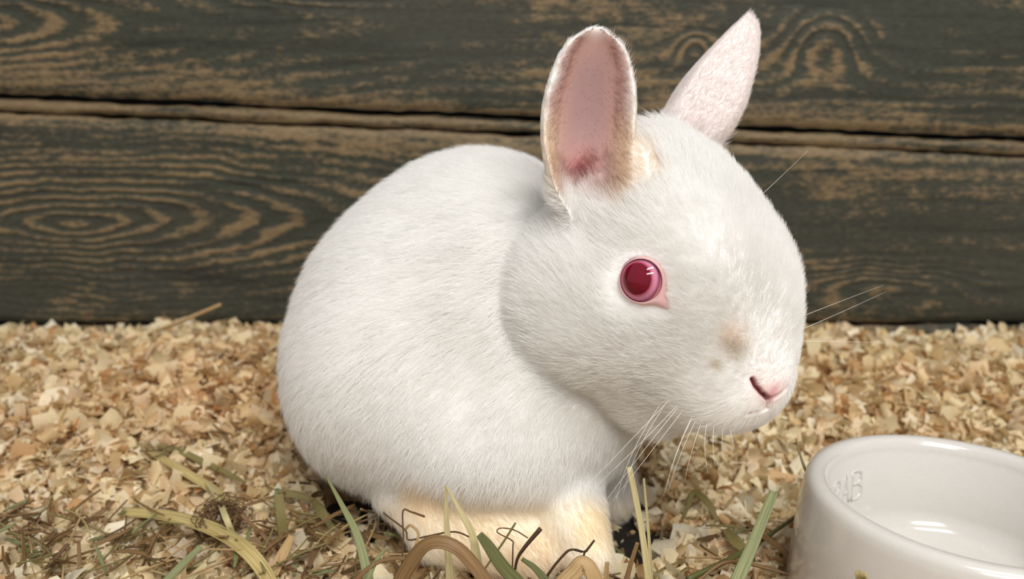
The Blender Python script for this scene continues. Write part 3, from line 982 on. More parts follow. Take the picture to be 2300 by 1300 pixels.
def rand_rot(n, r, tilt):
    a = r.uniform(0, 2 * math.pi, n); b = r.normal(0, tilt, n); c = r.normal(0, tilt, n)
    ca, sa, cb_, sb, cc_, sc = np.cos(a), np.sin(a), np.cos(b), np.sin(b), np.cos(c), np.sin(c)
    z = np.zeros(n); o = np.ones(n)
    Rz = np.stack([ca, -sa, z, sa, ca, z, z, z, o], 1).reshape(n, 3, 3)
    Ry = np.stack([cb_, z, sb, z, o, z, -sb, z, cb_], 1).reshape(n, 3, 3)
    Rx = np.stack([o, z, z, z, cc_, -sc, z, sc, cc_], 1).reshape(n, 3, 3)
    return Rz @ Ry @ Rx
BOWL = dict(c=np.array([wpt(2160, 1120, .268)[0], wpt(2160, 1120, .268)[1], 0.0]), rim=.0465, base=.0485, h=.0395)
bvhw = BVHTree.FromPolygons(c2w(V).tolist(), T.tolist())
def scatter(n, r, xr, yr, margin=1.0):
    x = r.uniform(*xr, n); y = r.uniform(*yr, n)
    keep = (bare(x, y) < np.where(r.random(n) < .03, 2, r.uniform(.25, .6, n))) & (np.hypot(x - BOWL['c'][0], y - BOWL['c'][1]) > BOWL['base'] - .001)
    q = project(np.stack([x, y, x * 0 + .01], -1))
    dens = np.where((q[:, 0] > -250) & (q[:, 0] < 2550) & (q[:, 1] < 1750), 1.0, .35)
    keep &= r.random(n) < dens
    x, y = x[keep], y[keep]
    inside = np.zeros(len(x), bool)
    tor = (x > -.12) & (x < .08) & (y > .22) & (y < .43)
    gz_ = ground_z(x, y)
    for i in np.nonzero(tor)[0]:
        hit_ = bvhw.ray_cast(Vector((x[i], y[i], -.03)), Vector((0, 0, 1)), .036 + float(gz_[i]))
        inside[i] = hit_[0] is not None
    return x[~inside], y[~inside]
def shaving_colours(n, r, x, y):
    c = PAL[r.choice(len(PAL), n, p=PW)]
    warm = np.exp(-(((x + .135) / .075) ** 2 + ((y - .365) / .05) ** 2))  # left zone: orange-brown wood, with the shadow over it put into the tint
    c = c * (1 - .55 * warm[:, None]) + c * np.array([.86, .66, .46]) * (.55 * warm)[:, None]
    gold = np.exp(-(((x - .18) / .08) ** 2 + ((y - .38) / .05) ** 2))
    c = c * (1 - .4 * gold[:, None]) + c * np.array([.92, .80, .62]) * (.4 * gold)[:, None]
    return c * r.uniform(.84, 1.06, (n, 1))
r2 = np.random.default_rng(21)
shv_mat, nt, bs = new_mat('wood_shaving')
at = N(nt, 'ShaderNodeAttribute', attribute_name='col')
tcs = N(nt, 'ShaderNodeTexCoord'); nzs = N(nt, 'ShaderNodeTexNoise'); nzs.inputs['Scale'].default_value = 900; nzs.inputs['Detail'].default_value = 3
nt.links.new(tcs.outputs['Object'], nzs.inputs['Vector'])
mrs = N(nt, 'ShaderNodeMapRange'); mrs.inputs['To Min'].default_value = .86; mrs.inputs['To Max'].default_value = 1.08
nt.links.new(nzs.outputs['Fac'], mrs.inputs['Value'])
mms = N(nt, 'ShaderNodeMix', data_type='RGBA', blend_type='MULTIPLY'); mms.inputs[0].default_value = 1
nt.links.new(at.outputs['Color'], mms.inputs[6]); nt.links.new(mrs.outputs[0], mms.inputs[7])
nt.links.new(mms.outputs[2], bs.inputs['Base Color'])
bs.inputs['Roughness'].default_value = .6
trs = N(nt, 'ShaderNodeBsdfTranslucent'); nt.links.new(mms.outputs[2], trs.inputs['Color'])
mxs = N(nt, 'ShaderNodeMixShader'); mxs.inputs[0].default_value = .32
nt.links.new(bs.outputs[0], mxs.inputs[1]); nt.links.new(trs.outputs[0], mxs.inputs[2])
nt.links.new(mxs.outputs[0], nt.nodes['Material Output'].inputs['Surface'])

def shavings_mesh(name, n, xr, yr, lo, hi, tilt, zr):
    x, y = scatter(n, r2, xr, yr)
    k = len(x); nu, nv = 5, 3
    loc = shaving_batch(k, r2, nu, nv, lo, hi)
    R_ = rand_rot(k, r2, tilt)
    P = np.einsum('nij,nkj->nki', R_, loc)
    z = ground_z(x, y) + r2.uniform(*zr, k)
    P[:, :, 0] += x[:, None]; P[:, :, 1] += y[:, None]; P[:, :, 2] += z[:, None]
    P[:, :, 1] = np.minimum(P[:, :, 1], YW - .001)
    q = (np.arange(nu - 1)[:, None] * nv + np.arange(nv - 1)[None]).ravel()
    fq = np.stack([q, q + nv, q + nv + 1, q + 1], 1)
    faces = (fq[None] + (np.arange(k) * nu * nv)[:, None, None]).reshape(-1, 4)
    cols = np.repeat(shaving_colours(k, r2, x, y), nu * nv, 0)
    return big_mesh(name, P.reshape(-1, 3), faces, shv_mat, None, True, cols)
o = shavings_mesh('loose_shavings', 125000, (-.50, .50), (.10, YW - .002), .0017, .0132, .75, (-.0015, .0048))
tag(o, 'deep loose layer of fine pale wood shavings covering the floor', 'wood shavings', kind='stuff')

# the larger chips that can be told apart: each one a thing, sharing a few meshes
chip_meshes = []; chip_tone = []
def place_words(u, v):
    if u < 600: return 'left of the rabbit, near the wall' if v < 1000 else 'in the left foreground'
    if u < 930: return 'beside the rabbit rump' if v < 1110 else 'between the left straws and the hind foot'
    if u < 1420: return 'around the rabbit feet'
    if u < 1810: return 'behind the rabbit chin' if v < 1110 else 'between the front paw and the bowl'
    return 'behind the bowl'
TONES = ['cream', 'pale tan', 'near white', 'tan', 'pinkish cream', 'ochre', 'pale buff', 'brown']
for k in range(24):
    P = shaving_batch(1, r2, 6, 5, .0060, .0125)[0]
    nu, nv = 6, 5
    q = (np.arange(nu - 1)[:, None] * nv + np.arange(nv - 1)[None]).ravel()
    fq = np.stack([q, q + nv, q + nv + 1, q + 1], 1)
    me = bpy.data.meshes.new('wood_shaving')
    th = .00030
    Pn = np.zeros_like(P).reshape(nu, nv, 3)
    du = np.gradient(P.reshape(nu, nv, 3), axis=0); dv = np.gradient(P.reshape(nu, nv, 3), axis=1)
    Pn = nrm(np.cross(du, dv)).reshape(-1, 3)
    vs = np.concatenate([P - Pn * th / 2, P + Pn * th / 2]); m = nu * nv
    rim = [i * nv for i in range(nu)] + [(nu - 1) * nv + j for j in range(1, nv)] + [i * nv + nv - 1 for i in range(nu - 2, -1, -1)] + [j for j in range(nv - 2, 0, -1)]
    fs = fq[:, ::-1].tolist() + (fq + m).tolist() + [[rim[i], rim[(i + 1) % len(rim)], rim[(i + 1) % len(rim)] + m, rim[i] + m] for i in range(len(rim))]
    me.from_pydata(vs.tolist(), [], fs)
    ca = me.color_attributes.new('col', 'FLOAT_COLOR', 'POINT')
    cc4 = np.ones((len(vs), 4), np.float32); ti = int(r2.choice(len(PAL), p=PW)); chip_tone.append(TONES[ti]); cc4[:, :3] = PAL[ti] * r2.uniform(.92, 1.06)
    ca.data.foreach_set('color', cc4.ravel())
    me.materials.append(shv_mat); me.update()
    chip_meshes.append(me)
x, y = scatter(2600, r2, (-.26, .26), (.235, .40))
pj = project(np.stack([x, y, ground_z(x, y)], -1))
ok = (pj[:, 0] > 20) & (pj[:, 0] < 2280) & (pj[:, 1] < 1290) & (pj[:, 1] > 760)
x, y = x[ok], y[ok]
order = np.argsort(y + r2.normal(0, .05, len(x)))[:290]
for i in order:
    ci_ = int(r2.integers(len(chip_meshes)))
    o = bpy.data.objects.new('wood_shaving', chip_meshes[ci_])
    o.location = (x[i], y[i], float(ground_z(x[i:i + 1], y[i:i + 1])[0]) + r2.uniform(.0022, .0042))
    o.rotation_euler = (r2.normal(0, .40), r2.normal(0, .40), r2.uniform(0, 6.28))
    col.objects.link(o)
    pu, pv = project(np.array(o.location))[:2]
    tag(o, 'larger %s wood shaving lying loose %s' % (chip_tone[ci_], place_words(pu, pv)), 'wood shaving', 'larger loose wood shavings on the bedding')

# ------------------------------------------------------------------ feeding bowl
bowl_mat, nt, bs = new_mat('white_glazed_ceramic')
nzc = N(nt, 'ShaderNodeTexNoise'); nzc.inputs['Scale'].default_value = 60; nzc.inputs['Detail'].default_value = 3
crc = N(nt, 'ShaderNodeValToRGB'); crc.color_ramp.elements[0].color = (*srgb(196, 192, 186), 1); crc.color_ramp.elements[1].color = (*srgb(206, 202, 197), 1)
nt.links.new(nzc.outputs['Fac'], crc.inputs['Fac']); nt.links.new(crc.outputs['Color'], bs.inputs['Base Color'])
bs.inputs['Roughness'].default_value = .16; bs.inputs['Coat Weight'].default_value = .3; bs.inputs['Coat Roughness'].default_value = .08
bowl = empty('feeding_bowl', BOWL['c'])
tag(bowl, 'white glazed ceramic feeding bowl with raised letters inside', 'bowl')
RB, RR, HB = BOWL['base'], BOWL['rim'], BOWL['h']
prof = [(0, 0.0), (RB - .004, 0.0), (RB - .0008, .0006), (RB, .002), (RR + .0013, HB * .70), (RR + .0004, HB - .005), (RR, HB - .0026), (RR - .0008, HB - .0010), (RR - .0022, HB - .0002), (RR - .0036, HB),
        (RR - .0052, HB - .0004), (RR - .0064, HB - .0016), (RR - .0071, HB - .0036), (RR - .0074, HB - .0056), (RR - .0080, HB - .0062), (RR - .0094, HB * .38), (RR - .0115, HB * .24), (RR - .0155, HB * .19), (0, HB * .18)]
ns = 128; bvs, bfs = [], []
for (r_, z_) in prof:
    for k in range(ns):
        th = 2 * math.pi * k / ns
        bvs.append(BOWL['c'] + np.array([r_ * math.cos(th), r_ * math.sin(th), z_]))
for i in range(len(prof) - 1):
    for k in range(ns):
        k2 = (k + 1) % ns
        bfs.append([i * ns + k, i * ns + k2, (i + 1) * ns + k2, (i + 1) * ns + k])
mesh_obj('body', bvs, bfs, bowl_mat, bowl)
bowl.location.z = .0015; bowl.rotation_euler = (0, math.radians(2.6), 0)
# raised letters on the inner wall, each built from strokes bent round the wall
LET = {'R': [[(0, 0), (0, 1)], [(0, 1), (.42, 1), (.6, .86), (.6, .66), (.42, .52), (0, .52)], [(.30, .52), (.64, 0)]],
       'A': [[(0, 0), (.32, 1), (.64, 0)], [(.12, .36), (.52, .36)]],
       'B': [[(0, 0), (0, 1)], [(0, 1), (.40, 1), (.56, .88), (.56, .66), (.40, .54), (0, .54)], [(.40, .54), (.62, .42), (.62, .14), (.42, 0), (0, 0)]]}
def inner_r(z):
    return np.interp(z, [HB * .24, HB * .38, HB - .0062], [RR - .0115, RR - .0094, RR - .0080])
hl = .0100; zl0 = HB - .0062 - hl - .0016
for ch, az in (('R', 141), ('A', 131), ('B', 121)):
    lv, lf = [], []
    for st in LET[ch]:
        path = []
        for (p0, p1) in zip(st[:-1], st[1:]):
            for s in np.linspace(0, 1, 7)[:-1]:
                path.append(((p0[0] + (p1[0] - p0[0]) * s), (p0[1] + (p1[1] - p0[1]) * s)))
        path.append(st[-1])
        pts3 = []
        for (lx, lz) in path:
            z_ = zl0 + lz * hl
            ang = math.radians(az) - (lx - .32) * .78 * hl / (RR - .009)
            r_ = float(inner_r(z_)) + .0002
            pts3.append(BOWL['c'] + np.array([r_ * math.cos(ang), r_ * math.sin(ang), z_]))
        vs_, fs_ = tube(np.array(pts3), .00072, 6)
        b0 = len(lv); lv += vs_.tolist(); lf += [[b0 + i for i in f] for f in fs_]
    lo_ = mesh_obj('raised_letter', lv, lf, bowl_mat, bowl)
    lo_['label'] = 'raised letter %s on the inner wall' % ch

# ------------------------------------------------------------------ hay
def hay_material(name, c1, c2, rough=.5):
    m, nt, bs = new_mat(name)
    uv = N(nt, 'ShaderNodeAttribute', attribute_name='along')
    tcn = N(nt, 'ShaderNodeTexCoord')
    mp = N(nt, 'ShaderNodeCombineXYZ')
    ac = N(nt, 'ShaderNodeAttribute', attribute_name='across')
    sc1 = N(nt, 'ShaderNodeMath', operation='MULTIPLY'); sc1.inputs[1].default_value = .5
    sc2 = N(nt, 'ShaderNodeMath', operation='MULTIPLY'); sc2.inputs[1].default_value = 12.0
    nt.links.new(uv.outputs['Fac'], sc1.inputs[0]); nt.links.new(ac.outputs['Fac'], sc2.inputs[0])
    nt.links.new(sc1.outputs[0], mp.inputs[0]); nt.links.new(sc2.outputs[0], mp.inputs[1])
    nz = N(nt, 'ShaderNodeTexNoise'); nz.inputs['Scale'].default_value = 1.0; nz.inputs['Detail'].default_value = 3
    nt.links.new(mp.outputs[0], nz.inputs['Vector'])
    cr = N(nt, 'ShaderNodeValToRGB')
    cr.color_ramp.elements[0].position = .3; cr.color_ramp.elements[1].position = .7
    cr.color_ramp.elements[0].color = (*srgb(*c1), 1); cr.color_ramp.elements[1].color = (*srgb(*c2), 1)
    nt.links.new(nz.outputs['Fac'], cr.inputs['Fac']); nt.links.new(cr.outputs['Color'], bs.inputs['Base Color'])
    bs.inputs['Roughness'].default_value = rough
    bp = N(nt, 'ShaderNodeBump'); bp.inputs['Distance'].default_value = .0004; bp.inputs['Strength'].default_value = .7
    nt.links.new(nz.outputs['Fac'], bp.inputs['Height']); nt.links.new(bp.outputs['Normal'], bs.inputs['Normal'])
    tr = N(nt, 'ShaderNodeBsdfTranslucent'); nt.links.new(cr.outputs['Color'], tr.inputs['Color'])
    mx = N(nt, 'ShaderNodeMixShader'); mx.inputs[0].default_value = .2
    nt.links.new(bs.outputs[0], mx.inputs[1]); nt.links.new(tr.outputs[0], mx.inputs[2])
    nt.links.new(mx.outputs[0], nt.nodes['Material Output'].inputs['Surface'])
    return m
HM = {'straw': hay_material('pale_straw', (186, 170, 118), (226, 214, 168)),
      'yellow': hay_material('yellow_straw', (160, 138, 84), (212, 194, 134)),
      'olive': hay_material('olive_hay', (112, 102, 58), (152, 138, 86)),
      'green': hay_material('green_hay', (112, 120, 78), (160, 162, 112)),
      'dark_green': hay_material('dark_green_hay', (78, 82, 44), (116, 116, 66)),
      'tan': hay_material('tan_hay', (168, 134, 88), (206, 176, 128)),
      'brown': hay_material('brown_hay', (112, 84, 52), (158, 124, 80)),
      'twig': hay_material('dark_twig', (58, 38, 24), (96, 68, 44), .65),
      'root': hay_material('brown_root', (84, 60, 36), (130, 98, 62), .65)}
def catmull(P, n):
    P = np.asarray(P, float)
    if len(P) == 2:
        return P[0] + (P[1] - P[0]) * np.linspace(0, 1, n)[:, None]
    Q_ = np.concatenate([[2 * P[0] - P[1]], P, [2 * P[-1] - P[-2]]])
    out = []
    per = max(2, n // (len(P) - 1))
    for i in range(1, len(Q_) - 2):
        p0, p1, p2, p3 = Q_[i - 1:i + 3]
        for t in np.linspace(0, 1, per, endpoint=False):
            out.append(.5 * ((2 * p1) + (-p0 + p2) * t + (2 * p0 - 5 * p1 + 4 * p2 - p3) * t * t + (-p0 + 3 * p1 - 3 * p2 + p3) * t ** 3))
    out.append(P[-1])
    return np.array(out)
def set_hay_attrs(o, along, across):
    for nm, arr in (('along', along), ('across', across)):
        a_ = o.data.attributes.new(nm, 'FLOAT', 'POINT'); a_.data.foreach_set('value', np.asarray(arr, np.float32))
def blade_geo(path, width, fold=.25, thick=.00022, face=None, sides=5):
    """a flat or channelled grass blade with real thickness: closed strip of 2*sides points per station"""
    path = np.asarray(path, float); n = len(path)
    tg = nrm(np.gradient(path, axis=0))
    if face is None:
        face = nrm(CAM - path.mean(0)) * .7 + np.array([0, 0, .7])
    wdt = np.broadcast_to(np.asarray(width, float), (n,))
    vs, al, ac = [], [], []
    L_ = np.concatenate([[0], np.cumsum(np.linalg.norm(np.diff(path, axis=0), axis=1))])
    for i in range(n):
        sd = nrm(np.cross(tg[i], face)); up_ = np.cross(sd, tg[i])
        off = np.linspace(-.5, .5, sides)
        row = [path[i] + sd * wdt[i] * o_ + up_ * (fold * wdt[i] * (4 * o_ * o_ - .5)) for o_ in off]
        vs += [p + up_ * thick for p in row] + [p - up_ * thick for p in row[::-1]]
        al += [L_[i] / .01] * (2 * sides); ac += list(off) + list(off[::-1])
    m = 2 * sides; fs = []
    for i in range(n - 1):
        for k in range(m):
            k2 = (k + 1) % m
            fs.append([i * m + k, i * m + k2, (i + 1) * m + k2, (i + 1) * m + k])
    fs.append(list(range(m))[::-1]); fs.append([(n - 1) * m + k for k in range(m)])
    return np.array(vs), fs, al, ac
def P3(q):
    """(u, v, depth) when the third number is a depth; (u, v, 'z', height above the floor) or (u, v, 'g', height above the bedding)"""
    if len(q) == 4 and q[2] == 'g':
        p = ground_ray(q[0], q[1])
        for _ in range(4):
            gz = float(ground_z(np.array([p[0]]), np.array([p[1]]))[0]) + q[3] * .8 + .0055
            p = ground_hit(q[0], q[1], gz)
        return p
    return ground_hit(q[0], q[1], q[3]) if len(q) == 4 else wpt(*q)
def rooted(P, pts):
    """carry an upright stalk on down into the bedding"""
    P = list(P)
    for end in (0, -1):
        q = pts[end]
        if len(q) == 3 and q[1] >= 1285:
            a_, b_ = P[end], P[1 if end == 0 else -2]
            gz = float(ground_z(np.array([a_[0]]), np.array([a_[1]]))[0]) - .003
            if a_[2] <= gz: continue
            d_ = a_ - b_
            sh = d_[:2] / max(-d_[2], 1e-4) * (a_[2] - gz)
            L_ = np.hypot(*sh); sh = sh * min(1, .008 / max(L_, 1e-6))
            root = np.array([a_[0] + sh[0], a_[1] + sh[1], gz])
            if end == 0: P.insert(0, root)
            else: P.append(root)
    return np.array(P)
def blade(name, label, pts, w_px, mat, fold=.25, n=22, sharp=False, cat='hay', face=None):
    P = rooted([P3(q) for q in pts], pts)
    path = catmull(P, n + 8) if not sharp else np.concatenate([P[i] + (P[i + 1] - P[i]) * np.linspace(0, 1, 9, endpoint=(i == len(P) - 2))[:, None] for i in range(len(P) - 1)])
    dep = (P - CAM) @ FWD
    w = np.interp(np.linspace(0, 1, len(path)), np.linspace(0, 1, len(w_px)), w_px) * dep.mean() / FPX
    vs, fs, al, ac = blade_geo(path, w, fold, face=face)
    o = mesh_obj(name, vs, fs, HM[mat])
    set_hay_attrs(o, al, ac)
    tag(o, label, cat)
    return o
def stem(name, label, pts, w_px, mat, n=26, cat='hay', group=None, sharp=False):
    P = rooted([P3(q) for q in pts], pts)
    path = catmull(P, n + 8) if not sharp else P
    dep = (P - CAM) @ FWD
    rad = np.interp(np.linspace(0, 1, len(path)), np.linspace(0, 1, len(w_px)), w_px) * dep.mean() / FPX / 2
    vs, fs = tube(path, rad, 6)
    o = mesh_obj(name, vs, fs, HM[mat])
    L_ = np.concatenate([[0], np.cumsum(np.linalg.norm(np.diff(path, axis=0), axis=1))])
    set_hay_attrs(o, np.repeat(L_ / .01, 6), np.tile(np.linspace(-.5, .5, 6), len(path)))
    tag(o, label, cat, group)
    return o
fs0 = blade('straw', 'pale yellow straw folded into a sharp upside-down V before the rabbit', [(1012, 1330, .268), (1005, 1210, .268), (1001, 1090, .268)], [16, 19, 15, 5], 'straw', .3, n=20)
# its second leg is part of the same straw: joined below

def add_leg(parent_o, pts, w_px, mat, fold=.3, nm='bent_leg'):
    P = rooted([P3(q) for q in pts], pts); path = catmull(P, 28)
    w = np.interp(np.linspace(0, 1, len(path)), np.linspace(0, 1, len(w_px)), w_px) * ((P - CAM) @ FWD).mean() / FPX
    vs, fs, al, ac = blade_geo(path, w, fold)
    o = mesh_obj(nm, vs, fs, HM[mat], parent_o); set_hay_attrs(o, al, ac)
    return o
add_leg(fs0, [(1001, 1090, .268), (1035, 1150, .266), (1062, 1205, .265), (1075, 1290, .264)], [4, 11, 17, 22, 20], 'straw')
blade('hay_strand', 'thick olive green blade curving up before the folded straw', [(1180, 1335, .258), (1130, 1275, .257), (1095, 1225, .257), (1076, 1200, .257)], [34, 34, 28, 16], 'dark_green', .2)
blade('hay_strand', 'broad brown dried blade arching over the bottom edge', [(880, 1345, .262), (925, 1262, .258), (962, 1222, .256), (1008, 1222, .255), (1052, 1256, .255), (1110, 1340, .255)], [40, 38, 34, 32, 32, 36], 'brown', .15)
blade('straw', 'thick yellow split straw lying bent in the lower left foreground', [(270, 1150, 'g', .004), (370, 1160, 'g', .008), (470, 1188, 'g', .010), (545, 1232, 'g', .009), (592, 1285, 'g', .006), (620, 1340, 'g', .002)], [22, 30, 34, 34, 32, 30], 'yellow', .4, n=34)
blade('straw', 'pale yellow straw slanting above the small root tangle', [(330, 1010, 'g', .004), (400, 1052, 'g', .005), (470, 1095, 'g', .006), (540, 1140, 'g', .004)], [14, 20, 22, 12], 'yellow', .3)
blade('straw', 'thin pale straw leaning across the small root tangle', [(462, 1080, 'g', .006), (488, 1118, 'g', .011), (506, 1160, 'g', .014), (526, 1210, 'g', .004)], [10, 12, 13, 12], 'straw', .3)
blade('straw', 'long dull olive stem lying across the shavings at left', [(250, 1000, 'g', .004), (380, 1008, 'g', .006), (460, 1040, 'g', .006), (548, 1082, 'g', .004)], [12, 15, 15, 8], 'olive', .3)
blade('hay_strand', 'slender grey green blade standing left of the rabbit foot', [(832, 1325, .272), (805, 1210, .278), (768, 1135, .284), (732, 1068, .290)], [24, 22, 14, 3], 'green', .3)
blade('hay_strand', 'upright flat olive blade left of the folded green blade', [(640, 1225, 'g', .000), (632, 1165, 'g', .012), (626, 1110, 'g', .020)], [26, 23, 18], 'olive', .1)
blade('hay_strand', 'olive blade lying level then folding down beside the dark floor gap', [(622, 1108, 'g', .006), (665, 1112, 'g', .006), (704, 1124, 'g', .006)], [20, 18, 12], 'olive', .15)
blade('hay_strand', 'short pale green blade leaning below the level olive blade', [(702, 1122, 'g', .007), (722, 1150, 'g', .006), (748, 1190, 'g', .002)], [12, 22, 10], 'olive', .3)
blade('straw', 'short tan straw with a cut end left of the grey green blade', [(656, 1202, 'g', .008), (638, 1240, 'g', .006), (612, 1290, 'g', .002)], [14, 24, 26], 'tan', .25)
blade('straw', 'tall flat cream straw standing right of the rabbit paw', [(1460, 1330, .272), (1440, 1185, .272), (1413, 1048, .272)], [13, 15, 12], 'straw', .2)
blade('straw', 'very thin cream straw standing close beside the tall cream straw', [(1465, 1325, .274), (1456, 1190, .274), (1446, 1074, .274)], [8, 8, 4], 'straw', .3)
blade('hay_strand', 'broad ribbed green blade leaning beside the white bowl', [(1640, 1345, .262), (1690, 1225, .268), (1738, 1104, .274)], [34, 30, 20], 'green', .12)
stem('straw', 'dark green stem crossing behind the broad ribbed green blade', [(1545, 1300, 'g', .003), (1640, 1255, 'g', .005), (1725, 1203, 'g', .005), (1815, 1140, 'g', .003)], [13, 13, 10, 9], 'dark_green')
blade('hay_strand', 'brown blade bent in a hook right of the ribbed green blade', [(1672, 1172, 'g', .004), (1715, 1205, 'g', .006), (1758, 1236, 'g', .007), (1766, 1252, 'g', .006), (1762, 1268, 'g', .003)], [10, 14, 13, 10, 8], 'brown', .35)
stem('straw', 'long thin reddish brown stem along the bottom edge by the bowl', [(1560, 1310, 'g', .002), (1632, 1262, 'g', .010), (1720, 1275, 'g', .008), (1830, 1308, 'g', .003)], [6, 9, 8, 6], 'brown')
blade('hay_strand', 'short wide olive chip of blade left of the ribbed green blade', [(1628, 1188, 'g', .004), (1650, 1215, 'g', .005), (1680, 1240, 'g', .004)], [20, 28, 16], 'olive', .2)
blade('hay_strand', 'small olive blade bent like a roof on the shavings below the chin', [(1532, 1170, 'g', .001), (1546, 1135, 'g', .005), (1562, 1108, 'g', .009), (1590, 1130, 'g', .006), (1612, 1172, 'g', .001)], [6, 10, 18, 17, 8], 'olive', .2)
stem('straw', 'thin dark stem leaning against the far edge of the bowl', [(1788, 985, .300), (1800, 1030, .297), (1818, 1085, .294), (1836, 1190, .290), (1846, 1290, .288)], [4, 7, 7, 7, 7], 'olive')
stem('straw', 'tan straw leaning on the plank wall above the left shavings', [(330, 752, 'z', .037), (420, 716, .430), (496, 684, .425)], [9, 11, 9], 'tan')
stem('twig', 'dark brown flat split twig pointing up right in front of the foot', [(1152, 1320, .272), (1160, 1262, .270), (1176, 1232, .269), (1214, 1187, .268)], [6, 6, 8, 11], 'twig')
tw = stem('twig', 'dark forked twig bending across the front paw', [(1222, 1305, .266), (1266, 1246, .265), (1286, 1234, .265), (1312, 1239, .265), (1322, 1230, .265), (1335, 1213, .265)], [8, 6, 6, 6, 5], 'twig')
P_ = catmull(np.array([P3(q) for q in [(1313, 1239, .265), (1310, 1255, .265), (1306, 1285, .265)]]), 12)
vs, fs = tube(P_, .00035, 6); br = mesh_obj('branch', vs, fs, HM['twig'], tw); set_hay_attrs(br, np.repeat(np.arange(len(P_)) * .1, 6), np.tile(np.linspace(-.5, .5, 6), len(P_)))
stem('straw', 'wiry brown loop of stem before the tan hind foot', [(1150, 1305, .274), (1152, 1230, .273), (1150, 1214, .273), (1118, 1196, .272), (1124, 1186, .272), (1155, 1190, .272), (1186, 1208, .272)], [3, 4, 4, 3, 3, 3, 3], 'root', n=48)
stem('straw', 'thin grey stem slanting through the wiry brown loop', [(1080, 1295, .272), (1108, 1250, .272), (1132, 1215, .271), (1158, 1174, .270)], [4, 5, 5], 'olive')
stem('root', 'thin brown root hooked over at its top left of the folded straw', [(900, 1300, .276), (906, 1210, .276), (905, 1148, .276), (925, 1150, .275), (954, 1160, .274)], [6, 4, 4, 4, 5], 'root', sharp=False)
stem('root', 'fine brown root arching from the shavings to the olive blade', [(842, 1136, 'g', .003), (872, 1160, .290), (910, 1190, .277), (918, 1212, .275), (960, 1204, .273), (1020, 1194, .272), (1060, 1208, .270)], [3, 4, 4, 4, 4, 4, 3], 'root', n=48)
blade('straw', 'short curled tan stem beside the hooked brown root', [(925, 1295, .272), (930, 1240, .272), (940, 1200, .273), (922, 1180, .274), (910, 1190, .275)], [8, 8, 6, 4], 'tan', .3)
stem('straw', 'reddish brown stick leaning left of the tall cream straw', [(1402, 1320, .270), (1418, 1262, .270), (1432, 1218, .270)], [14, 12, 9], 'brown')
blade('hay_strand', 'small dark olive blade curling below the hind foot', [(1240, 1330, .262), (1205, 1280, .263), (1172, 1255, .264)], [18, 18, 8], 'dark_green', .2)
blade('hay_strand', 'wide amber blade end rising below the front paw', [(1240, 1340, .258), (1290, 1285, .257), (1312, 1266, .257), (1340, 1310, .257)], [30, 40, 36, 36], 'tan', .1)
blade('straw', 'short upright tan stalk directly right of the amber blade end', [(1362, 1330, .264), (1362, 1290, .264), (1364, 1262, .264)], [12, 12, 10], 'tan', .3)
blade('straw', 'pale green straw slanting up from the lower left corner', [(340, 1340, 'g', .002), (400, 1278, 'g', .007), (452, 1228, 'g', .010)], [18, 17, 13], 'green', .3)
blade('straw', 'second pale straw slanting parallel at the lower left corner', [(380, 1340, 'g', .003), (430, 1298, 'g', .006), (464, 1266, 'g', .008)], [18, 16, 12], 'straw', .3)
blade('hay_strand', 'thin green blade in front of shavings left of the brown arch', [(820, 1330, .264), (840, 1270, .266), (866, 1232, .268)], [14, 12, 5], 'green', .3)
blade('straw', 'thin tan curved stalk left of the broad brown arch', [(790, 1320, .266), (840, 1268, .266), (890, 1254, .266), (930, 1262, .266)], [10, 10, 9, 6], 'brown', .3)
blade('hay_strand', 'small yellow green scrap of hay before the front of the bowl', [(1938, 1330, .212), (1933, 1305, .212), (1926, 1282, .212)], [22, 24, 12], 'yellow', .3)
stem('root', 'thin dark root running right from the root tangle', [(548, 1176, 'g', .004), (590, 1170, 'g', .006), (640, 1184, 'g', .004)], [3, 4, 2], 'root')
stem('twig', 'short black twig lying on shavings behind the grey green blade', [(648, 1083, 'g', .004), (672, 1084, 'g', .005), (700, 1086, 'g', .004)], [4, 6, 3], 'twig')

# the small ball of matted roots
tang_v, tang_f, tang_al = [], [], []
r3 = np.random.default_rng(5)
tc_ = P3((500, 1163, 'g', .008))
for k in range(64):
    a0 = r3.uniform(0, 6.28); n_ = 12
    aa = a0 + np.linspace(0, r3.uniform(2.2, 5.0), n_)
    rx, rz = r3.uniform(.3, 1) * .0092, r3.uniform(.25, 1) * .0062
    ph = r3.normal(0, .5)
    path = np.stack([np.cos(aa) * rx, np.sin(aa + ph) * .004 * r3.uniform(.3, 1), np.sin(aa) * rz], 1) + r3.normal(0, .0006, (n_, 3)) + r3.normal(0, .0012, 3)
    vs, fs = tube(catmull(path, 24) + tc_, r3.uniform(.00009, .0002), 4)
    b0 = len(tang_v); tang_v += vs.tolist(); tang_f += [[b0 + i for i in f] for f in fs]; tang_al += list(np.repeat(np.arange(len(vs) // 4) * .1, 4))
o = mesh_obj('root_tangle', tang_v, tang_f, HM['root']); set_hay_attrs(o, tang_al, np.zeros(len(tang_al)))
tag(o, 'small matted ball of fine brown roots lying on the shavings', 'roots')

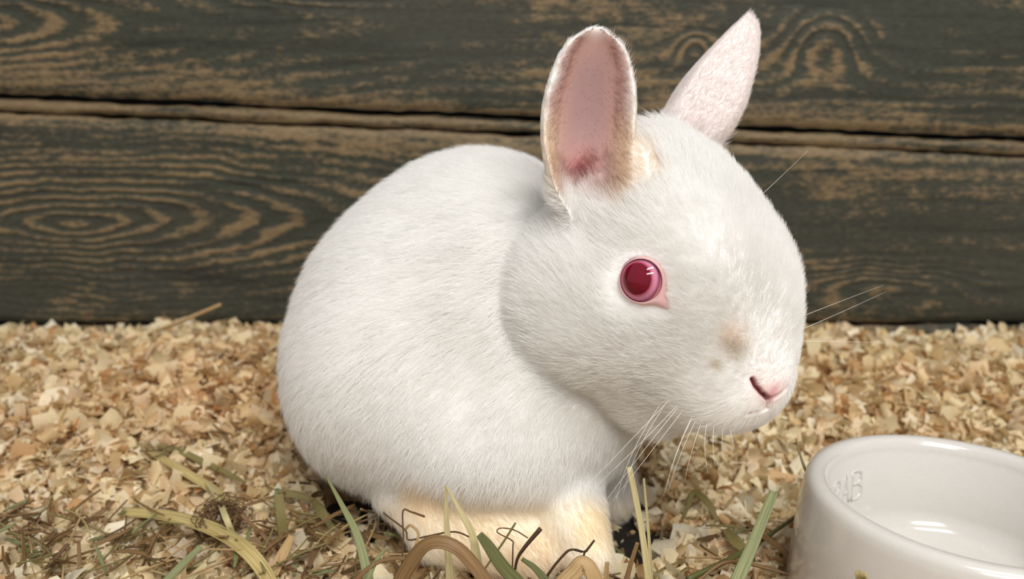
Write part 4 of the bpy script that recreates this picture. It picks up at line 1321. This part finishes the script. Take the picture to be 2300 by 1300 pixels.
# short bits of hay strewn over the front of the bedding: each one a thing
bits = []; bit_kind = []
for k in range(14):
    L_ = r3.uniform(.010, .026); bend = r3.normal(0, .35); kind = ['olive', 'brown', 'tan', 'root', 'yellow', 'brown', 'root', 'green'][k % 8]
    t = np.linspace(-.5, .5, 10)
    path = np.stack([t * L_, bend * L_ * (t * t), r3.normal(0, .10) * L_ * t * t], 1)
    if k % 2:
        w = r3.uniform(.0007, .0022)
        vs, fs, al, ac = blade_geo(path, w * np.interp(t, [-.5, 0, .5], [.7, 1, .5]), .3, face=np.array([0, 0, 1.0]))
    else:
        vs, fs = tube(path, r3.uniform(.00012, .0004), 6); al = np.repeat(np.arange(10) * .2, 6); ac = np.tile(np.linspace(-.5, .5, 6), 10)
    me = bpy.data.meshes.new('hay_bit'); me.from_pydata(vs.tolist(), [], fs); me.materials.append(HM[kind])
    me.polygons.foreach_set('use_smooth', np.ones(len(me.polygons), bool)); me.update()
    for nm, arr in (('along', al), ('across', ac)):
        a_ = me.attributes.new(nm, 'FLOAT', 'POINT'); a_.data.foreach_set('value', np.asarray(arr, np.float32))
    bits.append(me); bit_kind.append(('flat ' if k % 2 else 'wiry ') + {'root': 'dark brown'}.get(kind, kind))
def strew(n, urange, vrange, zadd, tilt, vpow=1.0):
    for k in range(n):
        u = r3.uniform(*urange); v = vrange[1] - (vrange[1] - vrange[0]) * r3.random() ** vpow
        if abs(u - 500) < 85 and 1105 < v < 1225: continue
        g = ground_ray(u, v)
        x_, y_ = np.array([g[0]]), np.array([g[1]])
        if bare(x_, y_)[0] > .8: continue
        if np.hypot(g[0] - BOWL['c'][0], g[1] - BOWL['c'][1]) < BOWL['base'] + .008: continue
        bi_ = int(r3.integers(len(bits))); o = bpy.data.objects.new('hay_bit', bits[bi_])
        o.location = (g[0], g[1], float(ground_z(x_, y_)[0]) + r3.uniform(*zadd))
        o.rotation_euler = (r3.normal(0, tilt), r3.normal(0, tilt), r3.uniform(0, 6.28))
        col.objects.link(o)
        tag(o, 'short %s bit of hay strewn %s' % (bit_kind[bi_], place_words(u, v)), 'hay', 'short hay bits strewn over the front bedding')
strew(230, (0, 900), (1185, 1345), (.0050, .013), .35, .8)
strew(40, (880, 1420), (1270, 1420), (.002, .009), .45)
strew(32, (1420, 1830), (1180, 1400), (.005, .009), .2, 1.6)
strew(20, (300, 700), (1000, 1190), (.005, .009), .2)
